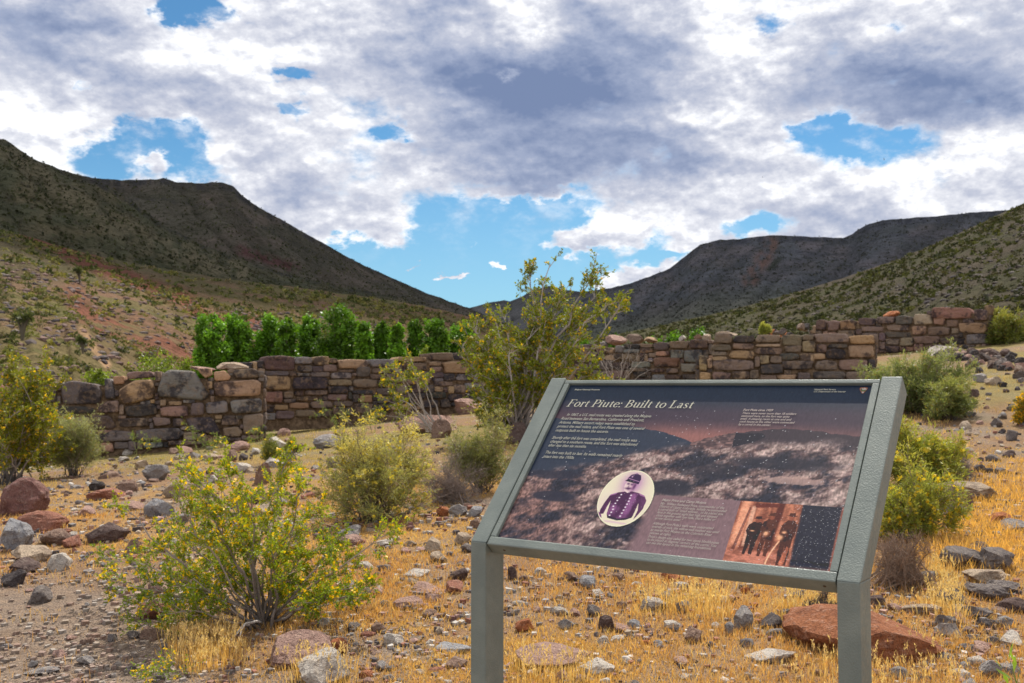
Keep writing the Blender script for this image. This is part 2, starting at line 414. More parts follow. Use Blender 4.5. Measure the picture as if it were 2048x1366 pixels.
def col_l1(px, py, V, T, gl):
    n = fbm(V[..., 0]*.05, V[..., 1]*.05, 0, 4, 51); n2 = fbm(V[..., 0]*.17, V[..., 1]*.17, 0, 4, 52)
    c = lerp([.225, .132, .083], [.175, .135, .062], sstep(n, .4, .6))
    c = lerp(c, np.array([.13, .135, .045]), sstep(n2, .5, .66)*.5)
    c = lerp(c, np.array([.11, .095, .052]), sstep(py, 610, 520)*.8)  # upper slope darker: scrub tone plus cloud shade painted into the colour
    w = 34*(.5+fbm(px/18., py/18., 0, 3, 53))
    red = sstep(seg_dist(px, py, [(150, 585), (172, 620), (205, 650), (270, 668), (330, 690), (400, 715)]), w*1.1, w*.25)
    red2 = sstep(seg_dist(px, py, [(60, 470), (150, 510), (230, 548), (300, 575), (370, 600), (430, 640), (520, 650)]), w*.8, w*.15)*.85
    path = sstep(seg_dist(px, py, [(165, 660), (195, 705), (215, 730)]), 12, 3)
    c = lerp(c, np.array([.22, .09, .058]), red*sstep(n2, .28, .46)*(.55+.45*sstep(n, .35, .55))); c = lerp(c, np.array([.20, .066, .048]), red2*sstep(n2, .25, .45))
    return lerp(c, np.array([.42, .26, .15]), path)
def col_mtn(a, b, cap, seed, streak=None):
    def fn(px, py, V, T, gl):
        n = fbm(px/60., py/22., 0, 4, seed); c = lerp(a, b, sstep(n, .35, .65))
        c = lerp(c, cap, np.maximum(sstep(T, .90, .96)*(T <= 1.05), sstep(np.abs(T-.80-.05*(n-.5)), .022, .008)*.55)*(.35+.65*sstep(fbm(px/7., py/30., 0, 3, seed+7), .38, .55)))
        c = lerp(c, np.asarray(b)*.6, sstep(gl, .25, .05)*.6)
        if seed == 63: c = lerp(c, np.array([.14, .145, .105]), sstep(T, .55, .2)*.8)
        if streak:
            for line, w, col in streak:
                c = lerp(c, np.array(col), sstep(seg_dist(px, py, line), w, w*.2)*sstep(fbm(px/12., py/12., 0, 3, seed+3), .3, .55)*.9)
        return c
    return fn
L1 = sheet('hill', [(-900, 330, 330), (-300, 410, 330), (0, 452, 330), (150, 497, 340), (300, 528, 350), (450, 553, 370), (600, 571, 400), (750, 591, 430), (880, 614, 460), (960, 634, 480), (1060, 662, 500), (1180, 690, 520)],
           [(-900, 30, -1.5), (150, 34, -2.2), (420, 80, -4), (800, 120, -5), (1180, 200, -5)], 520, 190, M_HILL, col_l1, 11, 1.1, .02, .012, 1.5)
L2 = sheet('mountain', [(-900, 120, 800), (-250, 225, 800), (0, 270, 800), (30, 290, 800), (62, 311, 800), (110, 330, 820), (190, 353, 840), (260, 398, 860), (330, 448, 880), (420, 492, 900), (560, 541, 950), (700, 572, 1000), (830, 598, 1000), (960, 640, 1000)],
           [(-900, 300, 20), (0, 300, 20), (960, 450, 10)], 300, 90, M_MTN, col_mtn([.125, .105, .062], [.085, .085, .050], [.05, .045, .042], 61, [([(0, 280), (120, 390), (300, 480), (480, 545)], 40, (.16, .135, .085))]), 12, 1.0, .035, .02, 3.5)
L3 = sheet('mountain', [(-200, 340, 1500), (150, 347, 1500), (195, 350, 1500), (240, 353, 1500), (305, 351, 1500), (322, 349, 1500), (345, 356, 1500), (385, 359, 1500), (440, 357, 1500), (462, 364, 1480), (478, 382, 1480), (500, 399, 1500), (560, 433, 1520), (640, 478, 1560), (700, 512, 1600), (780, 550, 1650), (850, 580, 1700), (935, 611, 1800), (1000, 640, 1800), (1080, 672, 1800)],
           [(-200, 700, 40), (500, 700, 40), (1080, 900, 40)], 420, 110, M_MTN, col_mtn([.125, .10, .082], [.095, .085, .064], [.05, .046, .048], 62, [([(480, 500), (540, 520), (590, 535)], 16, (.10, .045, .045))]), 13, 1.12, .030, .02, 2.2)
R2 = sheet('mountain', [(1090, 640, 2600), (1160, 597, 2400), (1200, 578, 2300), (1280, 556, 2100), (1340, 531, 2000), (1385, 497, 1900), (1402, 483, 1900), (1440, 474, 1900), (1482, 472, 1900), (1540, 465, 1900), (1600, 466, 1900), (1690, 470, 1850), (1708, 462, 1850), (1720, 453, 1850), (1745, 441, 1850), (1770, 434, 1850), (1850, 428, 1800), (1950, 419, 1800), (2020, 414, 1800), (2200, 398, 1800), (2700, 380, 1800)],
           [(1090, 1200, 40), (1400, 900, 45), (2700, 800, 60)], 420, 120, M_MTN, col_mtn([.145, .130, .142], [.108, .112, .128], [.062, .064, .082], 63, [([(1545, 490), (1520, 530), (1500, 560)], 26, (.155, .095, .08)), ([(1570, 500), (1540, 540)], 10, (.035, .04, .03))]), 14, 1.22, .032, .022, 2.2)  # bluish rock tones: the blue of shaded distance is mixed into the colour
CR = sheet('mountain', [(860, 640, 4200), (935, 612, 4200), (985, 599, 4200), (1000, 597, 4200), (1008, 595, 4200), (1020, 598, 4200), (1045, 588, 4000), (1066, 574, 3900), (1073, 570, 3900), (1080, 573, 3900), (1090, 568, 3900), (1104, 567, 3900), (1125, 574, 3900), (1165, 579, 3800), (1230, 570, 3800), (1400, 540, 3800)],
           [(860, 2600, 120), (1400, 2400, 120)], 260, 60, M_MTN, col_mtn([.14, .135, .14], [.11, .11, .115], [.09, .09, .095], 64), 15, 1.2, .03, .03, .8)
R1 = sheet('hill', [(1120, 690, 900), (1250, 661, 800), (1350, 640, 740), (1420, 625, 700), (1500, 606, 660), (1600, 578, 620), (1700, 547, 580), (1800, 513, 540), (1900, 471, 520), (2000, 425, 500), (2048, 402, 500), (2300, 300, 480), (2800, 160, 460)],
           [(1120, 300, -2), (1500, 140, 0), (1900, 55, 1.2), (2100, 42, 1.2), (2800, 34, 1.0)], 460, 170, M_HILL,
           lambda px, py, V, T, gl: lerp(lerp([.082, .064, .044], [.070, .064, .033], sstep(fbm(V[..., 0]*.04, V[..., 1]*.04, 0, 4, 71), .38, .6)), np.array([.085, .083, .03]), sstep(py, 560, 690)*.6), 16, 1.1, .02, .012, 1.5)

# an unseen cloud bank, added above the frame to shade the far mountains
def build_shade_cloud():
    rs = np.random.default_rng(5); g = Geo()
    bm = __import__('bmesh').new(); __import__('bmesh').ops.create_icosphere(bm, subdivisions=3, radius=1)
    V0 = np.array([v.co for v in bm.verts]); T0 = np.array([[v.index for v in f.verts] for f in bm.faces]); bm.free()
    off = np.array(sun_dir)*3900/sun_dir.z
    for gx in np.arange(-2300, 3400, 330):
        for gy in np.arange(250, 4500, 330):
            x, y = gx+rs.uniform(-90, 90), gy+rs.uniform(-90, 90)
            if y < 520+rs.uniform(-50, 50) and x > -60-.12*y: continue
            if -60 < x < 480 and y < 860+rs.uniform(-80, 80): continue
            if y < 760 and x > 300: continue
            r = rs.uniform(240, 330)*np.array([1, 1, .28])
            V = V0*r*(1+.35*(fbm(V0[:, 0]*2+gx, V0[:, 1]*2+gy, V0[:, 2]*2, 3, 8)-.5))[:, None]
            g.add(V+np.array([x, y, 60])+off, T=T0, C=(.85, .85, .87))
    m = material('cloud_white', lambda N: principled(N, attr(N), 1.0, spec=0))
    o = g.obj('cloud', m, smooth=True); o['kind'] = 'structure'
build_shade_cloud()

# ------------------------------------------------------------------ leaves, tubes, plants
def frames(n, rs):
    a = unit(rs.normal(size=(n, 3))); b = unit(np.cross(a, rs.normal(size=(n, 3)))); return a, b
def add_leaves(g, P, size, col, rs, aspect=.5, var=.25, A=None, fold=0.0):
    n = len(P)
    if n == 0: return
    a, b = frames(n, rs)
    if A is not None:
        a = unit(A + .35*rs.normal(size=(n, 3))); b = unit(np.cross(a, rs.normal(size=(n, 3))))
    s = (np.asarray(size)*rs.uniform(.7, 1.3, n))[:, None]; w = s*aspect*.5
    mid = P + a*s*.5 + np.cross(a, b)*s*fold
    V = np.stack([P, mid+b*w, P+a*s, mid-b*w], 1)
    k = (1+var*rs.uniform(-1, 1, n))[:, None, None]
    col = np.asarray(col); col = np.broadcast_to(col, (n, 3)) if col.ndim == 1 else col
    C = np.repeat(np.clip(col[:, None, :]*k, 0, 1), 4, 1)
    g.add(V, np.arange(4*n).reshape(-1, 4), C=C)
def add_tube(g, pts, r0, r1, sides=5, col=(.2, .16, .13), cap=True):
    pts = np.asarray(pts, float); n = len(pts)
    t = unit(np.gradient(pts, axis=0)); ref = np.array([.31, .52, .8]); 
    u = unit(np.cross(t, ref)); v = np.cross(t, u)
    r = np.linspace(r0, r1, n) if np.ndim(r0) == 0 else np.asarray(r0)
    a = np.arange(sides)*2*math.pi/sides
    V = pts[:, None] + r[:, None, None]*(np.cos(a)[None, :, None]*u[:, None]+np.sin(a)[None, :, None]*v[:, None])
    I = np.arange(n*sides).reshape(n, sides); J = np.roll(I, -1, 1)
    Q = np.stack([I[:-1], J[:-1], J[1:], I[1:]], -1).reshape(-1, 4)
    T = [[I[-1, k], J[-1, k], I[-1, 0]] for k in range(1, sides-1)] if cap else None
    g.add(V, Q, T, col)
def bez(p0, p1, p2, n):
    t = np.linspace(0, 1, n)[:, None]; return (1-t)**2*p0 + 2*t*(1-t)*p1 + t*t*p2
def bush(name, label, cat, base, tips, seed, leaf=.011, leafcol=(.16, .2, .025), stemcol=(.30, .25, .21), nsub=9, ntwig=5, nleaf=12,
         flowers=0, fcol=(.78, .52, .02), bare=.35, r0=.007, sublen=.22, twiglen=.08, aspect=.5, group=None, spread=.05, bow=.12, leafvar=.3, tipcol=None, fsize=1.0, darkbase=True, leafpart='foliage', fold=0.0):
    rs = np.random.default_rng(seed); base = np.asarray(base, float)
    W, L, F = Geo(), Geo(), Geo()
    P, A, FP = [], [], []
    for tip in tips:
        tip = np.asarray(tip, float); p0 = base + np.array([*rs.normal(0, spread, 2), -.02])
        v = tip-p0; Ln = np.linalg.norm(v)
        c = p0 + v*.5 + np.array([0, 0, bow*Ln*rs.uniform(.2, 1.4)]) + rs.normal(0, .05*Ln, 3)
        pts = bez(p0, c, tip, 10); pts[1:-1] += rs.normal(0, .012*Ln, (8, 3))
        sc = np.array(stemcol)*rs.uniform(.75, 1.25)
        k = np.linspace(0, 1, 10)[:, None]
        tube_c = np.repeat((sc*(.25+.75*np.clip(k*2.2, 0, 1)) if darkbase else sc*(k*0+1)), 5, 0)
        add_tube(W, pts, r0*rs.uniform(.7, 1.2), r0*.3, 5, tube_c)
        for i in range(nsub):
            t = bare+(1-bare)*rs.uniform()**.8; q = t*9; i0 = min(int(q), 8); sp = pts[i0]+(pts[i0+1]-pts[i0])*(q-i0)
            tg = unit(pts[i0+1]-pts[i0]); dr = unit(tg*.9+rs.normal(0, .55, 3)+np.array([0, 0, .22]))
            ln = sublen*rs.uniform(.5, 1.3)*min(1, Ln/.6)
            e = sp+dr*ln+np.array([0, 0, -.08*ln]); spts = bez(sp, sp+dr*ln*.5+rs.normal(0, .05*ln, 3), e, 5)
            add_tube(W, spts, r0*.32, r0*.14, 3, sc*1.05, cap=False)
            for j in range(ntwig):
                tt = rs.uniform(.15, 1); qq = tt*4; j0 = min(int(qq), 3); tp = spts[j0]+(spts[j0+1]-spts[j0])*(qq-j0)
                td = unit(dr*.7+rs.normal(0, .6, 3)+np.array([0, 0, .15])); tl = twiglen*rs.uniform(.5, 1.3)
                add_tube(W, [tp, tp+td*tl*.55, tp+td*tl], r0*.13, r0*.07, 3, sc*1.0, cap=False)
                m = nleaf; f = rs.uniform(.05, 1.05, m)[:, None]
                P.append(tp+td*tl*f+rs.normal(0, leaf*.35, (m, 3))); A.append(np.repeat(td[None], m, 0))
                if flowers and rs.uniform() < flowers: FP.append(tp+td*tl*rs.uniform(.6, 1.05)+rs.normal(0, leaf*.3, 3))
    root = thing(name, label, cat, base, group)
    W.obj('branches', M_BARK, root, loc=base).location = (0, 0, 0)
    if P and nleaf:
        P = np.concatenate(P); A = np.concatenate(A); cl = np.array(leafcol)
        n = fbm(P[:, 0]*7, P[:, 1]*7, P[:, 2]*7, 2, seed)
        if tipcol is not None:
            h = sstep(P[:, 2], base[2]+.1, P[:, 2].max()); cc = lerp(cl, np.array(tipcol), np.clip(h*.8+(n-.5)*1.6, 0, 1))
        else: cc = cl*(1+.7*(n-.5))[:, None]
        dead = rs.uniform(size=len(P)) < .06; cc[dead] = np.array([.30, .22, .06])
        add_leaves(L, P, leaf, cc, rs, aspect, leafvar, A*.6, fold)
        L.obj(leafpart, M_LEAF, root, loc=base).location = (0, 0, 0)
    if FP:
        FP = np.array(FP)
        for k in range(4): add_leaves(F, FP, leaf*1.05*fsize, np.array(fcol), rs, .62, .2)
        F.obj('blossoms', M_LEAF, root, loc=base).location = (0, 0, 0)
    return root
def px_tips(lst, by, rs, dep):
    return [at_d(x, y, by+rs.uniform(-dep, dep)) for x, y in lst]
def dome_tips(base, w, h, n, rs, lo=.15):
    out = []
    for i in range(n):
        a = rs.uniform(0, 2*math.pi); e = math.asin(lo+(1-lo)*rs.uniform()**.7)
        k = rs.uniform(.66, 1.0)*(.86+.20*math.sin(2*a+w*37)+.14*math.sin(5*a+h*53))
        out.append(np.asarray(base)+np.array([math.cos(a)*math.cos(e)*w*.5*k, math.sin(a)*math.cos(e)*w*.42*k, math.sin(e)*h*k]))
    return out

def tree(name, label, cat, px, top, hw, d, zb, seed, col, group=None, nl=11000, leaf=.21, trunkvis=.18):
    rs = np.random.default_rng(seed)
    b = at_d(px, 764, d); base = np.array([b[0], d, zb]); zt = at_d(px, top, d)[2]; H = zt-zb; W = hw*d/FPX
    root = thing(name, label, cat, base, group)
    tr, cr = Geo(), Geo()
    add_tube(tr, bez(base+[0, 0, -.3], base+[.1*W, 0, H*.3], base+[rs.normal(0, .1*W), 0, H*.75], 8), H*.030, H*.010, 8, (.16, .13, .10))
    cl = []; nc = 120; lobes = [(0, 0, .52, .43, .92)]
    for i in range(6):
        a = rs.uniform(0, 6.283); q = rs.uniform(.35, .75); h = rs.uniform(.30, .78); lobes.append((math.cos(a)*q*W, math.sin(a)*q*W, h, rs.uniform(.16, .26), rs.uniform(.36, .56)))
    for h in np.linspace(.40, .93, 34):
        q = W*.80*math.sqrt(max(0, 1-((h-.45)/.52)**4)); a = rs.uniform(0, 6.283); q *= math.sqrt(rs.uniform(0, 1)); cl.append(base+np.array([math.cos(a)*q, math.sin(a)*q, H*h]))
    for i in range(nc):
        lx, ly, lh, lr, lw = lobes[0] if i < 66 else lobes[rs.integers(len(lobes))]
        dv = unit(rs.normal(size=3))*rs.uniform(.45, 1.0)
        c = base+np.array([lx+dv[0]*lw*W*.85, ly+dv[1]*lw*W*.85, H*min(.955, max(.03, lh+dv[2]*lr*1.12))])
        cl.append(c)
        if i % 4 == 0:
            s0 = base+np.array([0, 0, H*max(.10, (c[2]-base[2])/H*.5)]); add_tube(tr, bez(s0, (s0+c)/2+[0, 0, .05*H], c, 5), H*.010, H*.003, 4, (.16, .13, .10), cap=False)
    cl = np.array(cl); nc = len(cl); k = rs.integers(0, nc, nl); R = W*.26*rs.uniform(.6, 1.25, nc)
    dv = unit(rs.normal(size=(nl, 3)))*(rs.uniform(size=(nl, 1))**.45)
    P = cl[k]+dv*R[k][:, None]*np.array([1, 1, 1.35])
    tint = (1+.55*rs.uniform(-1, 1, nc))[k][:, None]
    add_leaves(cr, P, leaf, np.array(col)*tint, rs, .8, .3)
    tr.obj('trunk', M_BARK, root, loc=base, smooth=True).location = (0, 0, 0); cr.obj('crown', M_TREE, root, loc=base).location = (0, 0, 0)
    return root
CW = (.135, .28, .021)
TREES = [(419, 625, 34, 74, 'leftmost green cottonwood of the row behind the ruin wall'), (478, 627, 29, 76, 'rounded green cottonwood second from the left in the row behind the wall'),
  (536, 623, 28, 78, 'green cottonwood behind the dark round stone on the wall top, third in the row'), (574, 631, 23, 75, 'narrower green cottonwood just right of the third tree in the row'),
  (619, 626, 27, 80, 'green cottonwood at the left shoulder of the tallest tree'), (677, 607, 40, 76, 'tallest and broadest dark green cottonwood in the middle of the row'),
  (728, 639, 18, 74, 'slim green cottonwood directly right of the tallest tree'), (763, 641, 24, 77, 'low rounded cottonwood between two slim ones right of the tallest tree'),
  (795, 644, 16, 74, 'slimmest cottonwood beside the gap in the tree row'), (829, 637, 18, 80, 'slim dark cottonwood just right of the gap in the row'),
  (870, 634, 30, 78, 'dark green cottonwood second from the right end of the row'), (921, 641, 32, 81, 'rightmost cottonwood of the row, beside the tall flowering bush')]
for i, (px, top, hw, d, lab) in enumerate(TREES):
    tree('cottonwood_tree', lab, 'tree', px, top, hw*1.18, d, -.95, 100+i, np.array(CW)*((1.05, .9, 1.1, .85, .95, .72, 1.0, .82, 1.08, .7, .74, .85)[i]), 'cottonwoods along the creek behind the wall')
for i, (px, top, hw, d, lab) in enumerate([(1310, 671, 16, 210, 'tiny far green tree seen just right of the loose stones on the wall'), (1352, 662, 22, 220, 'far green tree, left of the two beyond the middle wall'), (1398, 653, 20, 230, 'far green tree, right of the two beyond the middle wall'), (1160, 672, 24, 200, 'far bright green tree behind the top branches of the tall bush'), (1232, 667, 14, 210, 'tiny far green tree behind the leftmost loose stones on the wall')]):
    tree('creek_tree', lab, 'tree', px, top, hw*1.3, d, 3.0, 140+i, np.array(CW)*.75, 'far trees up the creek', nl=1500, leaf=.6)
for i, (px, top, hw, d, lab) in enumerate([(312, 698, 52, 48, 'bright yellow-green willow clump behind the left wall'), (205, 741, 34, 40, 'low bright green shrub behind the left wall top'), (372, 712, 26, 50, 'yellow-green willow beside the leftmost cottonwood'), (640, 712, 16, 60, 'small bright green sprig above the back wall'), (850, 690, 18, 60, 'small yellow-green shrub peeping over the back wall')]):
    tree('willow_shrub', lab, 'shrub', px, top, hw*1.1, d, float(gz((px-1024)/FPX*d, d))-.1, 160+i, (.20, .27, .025), 'willows behind the wall', nl=3500, leaf=.11)
# ------------------------------------------------------------------ ruined stone walls, stone by stone
PAL = {'t': (.36, .235, .14), 'g': (.205, .185, .172), 'k': (.062, .054, .054), 'b': (.215, .155, .118), 'm': (.125, .085, .075), 'p': (.44, .34, .25), 'r': (.26, .155, .105), 'd': (.13, .105, .094), 'w': (.52, .47, .41)}
def chaikin(P, r=.24, n=1):
    P = np.asarray(P, float)
    for _ in range(n):
        Q = np.roll(P, -1, 0); P = np.stack([P*(1-r)+Q*r, P*r+Q*(1-r)], 1).reshape(-1, 2)
    return P
def stone_mesh(poly, depth, bulge, rs):
    """poly: outline in the wall plane (s, z) round its own centre; outward is -y"""
    P = chaikin(poly, .12, 1); n = len(P)
    P = P*(1+rs.uniform(-.05, .035, (n, 1)))
    tilt = rs.normal(0, .07, 2); o = rs.uniform(0, 50)
    def ring(k, y, amp):
        q = P*k; f = fbm(q[:, 0]*7+o, q[:, 1]*9, 0, 3, 5)-.5
        return np.stack([q[:, 0], y+q@tilt+amp*f, q[:, 1]], 1)
    A = .10*min(1, min(np.ptp(P[:, 0]), np.ptp(P[:, 1]))/.3)
    rings = [ring(.93, depth, 0), ring(1.0, .03, .02), ring(.972, -bulge*.6, A*.5), ring(.86, -bulge*.98, A), ring(.66, -bulge*1.02, A), ring(.42, -bulge*1.05, A), ring(.2, -bulge*1.05, A)]
    V = np.concatenate(rings+[np.array([[0, -bulge*1.05+A*(float(fbm(o, 0., 0, 3, 5))-.5), 0]])])
    Q = []
    for r in range(6):
        for k in range(n): Q.append((r*n+k, r*n+(k+1) % n, (r+1)*n+(k+1) % n, (r+1)*n+k))
    T = [(6*n+k, 6*n+(k+1) % n, 7*n) for k in range(n)]
    return V, np.array(Q)[:, ::-1], np.array(T)[:, ::-1]
def rect(x0, y0, x1, y1, rs, j=.15):
    w, h = x1-x0, y1-y0; q = lambda a: rs.uniform(-j, j)*a
    p = [(x0+q(w)*.5+.02*w, y0+h*rs.uniform(.0, .14)), (x0+w*rs.uniform(.3, .6), y0+q(h)*.35), (x1-.02*w+q(w)*.4, y0+h*rs.uniform(0, .14)), (x1+q(w)*.3, y0+h*rs.uniform(.4, .7)), (x1-w*rs.uniform(0, .05), y1-h*rs.uniform(0, .1)), (x0+w*rs.uniform(.4, .7), y1+q(h)*.3), (x0+w*rs.uniform(0, .05), y1-h*rs.uniform(0, .1)), (x0+q(w)*.3, y0+h*rs.uniform(.4, .65))]
    return p
def wall(name, label, A, B, stones, top, bottom, seed, fill=True, thick=.55, cols='tbgdbtmdb', topdepth=.5, size=(26, 66, 13, 24), group='ruined walls of the stone fort', core_drop=7):
    """A, B: (px, distance) of the two ends of the wall face; stones/top/bottom in photo pixels, projected on that real plane"""
    rs = np.random.default_rng(seed)
    a = np.array([A[1]*(A[0]-1024)/FPX, A[1]]); b = np.array([B[1]*(B[0]-1024)/FPX, B[1]])
    S = (b-a)/np.linalg.norm(b-a); Nn = np.array([S[1], -S[0]])                # outward, towards the viewer
    ang = math.atan2(S[1], S[0])
    def onplane(px, py):
        r = ray(px, py); t = (a@Nn)/(r[:2]@Nn); p = r*t
        return (p[:2]-a)@S, EYE+p[2]
    sb = onplane((A[0]+B[0])/2, np.interp((A[0]+B[0])/2, *zip(*bottom)))
    base = np.array([*(a+S*sb[0]), sb[1]])
    root = thing(name, label, 'wall', base, group); root.rotation_euler = (0, 0, ang)
    items = []
    for st in stones:
        c = st[-1]
        items.append((rect(*st[:4], rs) if len(st) == 5 else list(st[0]), c, st))
    topx, topy = zip(*top); botx, boty = zip(*bottom)
    if fill:
        x0, x1 = int(min(topx)), int(max(topx)); y0, y1 = int(min(topy)), int(max(boty))
        Mk = np.zeros((y1-y0+1, x1-x0+1), bool); X, Y = np.meshgrid(np.arange(x0, x1+1), np.arange(y0, y1+1))
        Mk |= (Y < np.interp(X, topx, topy)+1) | (Y > np.interp(X, botx, boty))
        for poly, c, st in items: Mk |= inpoly(X, Y, poly)
        for y in range(0, Mk.shape[0]-5, 2):
            x = 0
            while x < Mk.shape[1]-7:
                if Mk[y, x]: x += 1; continue
                w = 0; wm = int(rs.uniform(size[0], size[1])); hm = int(rs.uniform(size[2], size[3]))
                while w < wm and x+w < Mk.shape[1] and not Mk[y, x+w]: w += 1
                if w < 8: x += max(w, 1); continue
                h = 1
                while h < hm and y+h < Mk.shape[0] and Mk[y+h, x+1:x+w-1].mean() < .12: h += 1
                if h >= 6:
                    items.append((rect(x0+x, y0+y, x0+x+w, y0+y+h, rs), cols[rs.integers(len(cols))], None)); Mk[y:y+h, x:x+w] = True
                else: Mk[y, x:x+w] = True
                x += w
    kept = sorted(items, key=lambda it: -np.ptp([p[0] for p in it[0]])*np.ptp([p[1] for p in it[0]]))
    rest = Geo()
    for idx, (poly, c, st) in enumerate(kept):
        sz = np.array([onplane(*p) for p in poly]); cen = sz.mean(0); loc = (sz-cen)*.985
        if np.cross(loc[1]-loc[0], loc[2]-loc[0]) > 0: pass
        py = np.mean([p[1] for p in poly]); istop = min(p[1] for p in poly) < np.interp(np.mean([p[0] for p in poly]), topx, topy)+6
        m = min(np.ptp(sz[:, 0]), np.ptp(sz[:, 1]))
        V, Q, T = stone_mesh(loc, (topdepth if istop else .22)*rs.uniform(.85, 1.1), min(.06, .10*m+.015), rs)
        col = np.array(PAL[c])*{1: 1.5, 4: 1.35, 5: 1.25}.get(seed, 1.2)*rs.uniform(.82, 1.18)*(1+rs.normal(0, .05, 3)); prot = rs.uniform(0, .035)
        lp = np.array([cen[0]-sb[0], -prot, cen[1]-sb[1]])
        if idx < 299:
            g = Geo(); g.add(V, Q, T); o = link('stone', g.mesh('stone', M_WALL, True), root, lp); o.color = (*np.clip(col, .01, 1), 1)
        else: rest.add(V+lp, Q, T, col)
    if rest.V:
        o = rest.obj('small_stones', M_WALL, root, smooth=True); o['kind'] = 'stuff'; o.color = (.22, .15, .11, 1)
    # mud core behind the stones
    xs = np.linspace(topx[0], topx[-1], 40); g = Geo(); rows = []
    for x in xs:
        st, zt = onplane(x, np.interp(x, topx, topy)+core_drop+rs.uniform(0, 4)); s2, zb = onplane(x, np.interp(x, botx, boty)); rows.append((st-sb[0], zt-sb[1], zb-sb[1]-.25))
    nz = 12; V = []
    for s, zt, zb in rows:
        for k in range(nz): V.append((s, .022+rs.uniform(-.012, .012), zb+(zt-zb)*k/(nz-1)))
        V.append((s, thick*.5, zt-.03)); V.append((s, thick, zt-.02)); V.append((s, thick, zb))
    n = nz+3; Q = [(i*n+k, (i+1)*n+k, (i+1)*n+k+1, i*n+k+1) for i in range(39) for k in range(n-1)]
    g.add(V, Q)
    e0 = list(range(n)); e1 = [39*n+k for k in range(n)]
    me = g.mesh('mortar_core', M_MORTAR, True)
    o = link('mortar_core', me, root)
    # end caps
    h = Geo(); h.add(np.array(V)[e0][[0, nz-1, n-3, n-2, n-1]], T=[(0, 1, 2), (0, 2, 3), (0, 3, 4)]); h.add(np.array(V)[e1][[0, nz-1, n-3, n-2, n-1]], T=[(2, 1, 0), (3, 2, 0), (4, 3, 0)])
    link('mortar_end', h.mesh('mortar_end', M_MORTAR), root)
    # faced ends: stones turned round the corner
    for s_end, rw, sgn in ((rows[0], 0, -1), (rows[-1], 1, 1)):
        z = s_end[2]+.2
        while z < s_end[1]-.05:
            hh = rs.uniform(.14, .30); y = .05
            while y < thick-.08:
                ww = min(rs.uniform(.2, .45), thick-y)
                V2, Q2, T2 = stone_mesh([(-ww/2, -hh/2), (0, -hh*.54), (ww/2, -hh/2), (ww*.52, 0), (ww/2, hh/2), (0, hh*.52), (-ww/2, hh/2), (-ww*.5, 0)], .12, .03, rs)
                c = np.array(PAL[cols[rs.integers(len(cols))]])*rs.uniform(.85, 1.15)
                g2 = Geo(); g2.add(V2*.95, Q2, T2); o = link('stone', g2.mesh('stone', M_WALL, True), root, (s_end[0]+sgn*.02, y+ww/2, z+hh/2)); o.rotation_euler = (0, 0, sgn*math.pi/2); o.color = (*c, 1)
                y += ww
            z += hh
    return root
z1 = lambda P: [(x/2.906, 560+y/2.906) for x, y in P]
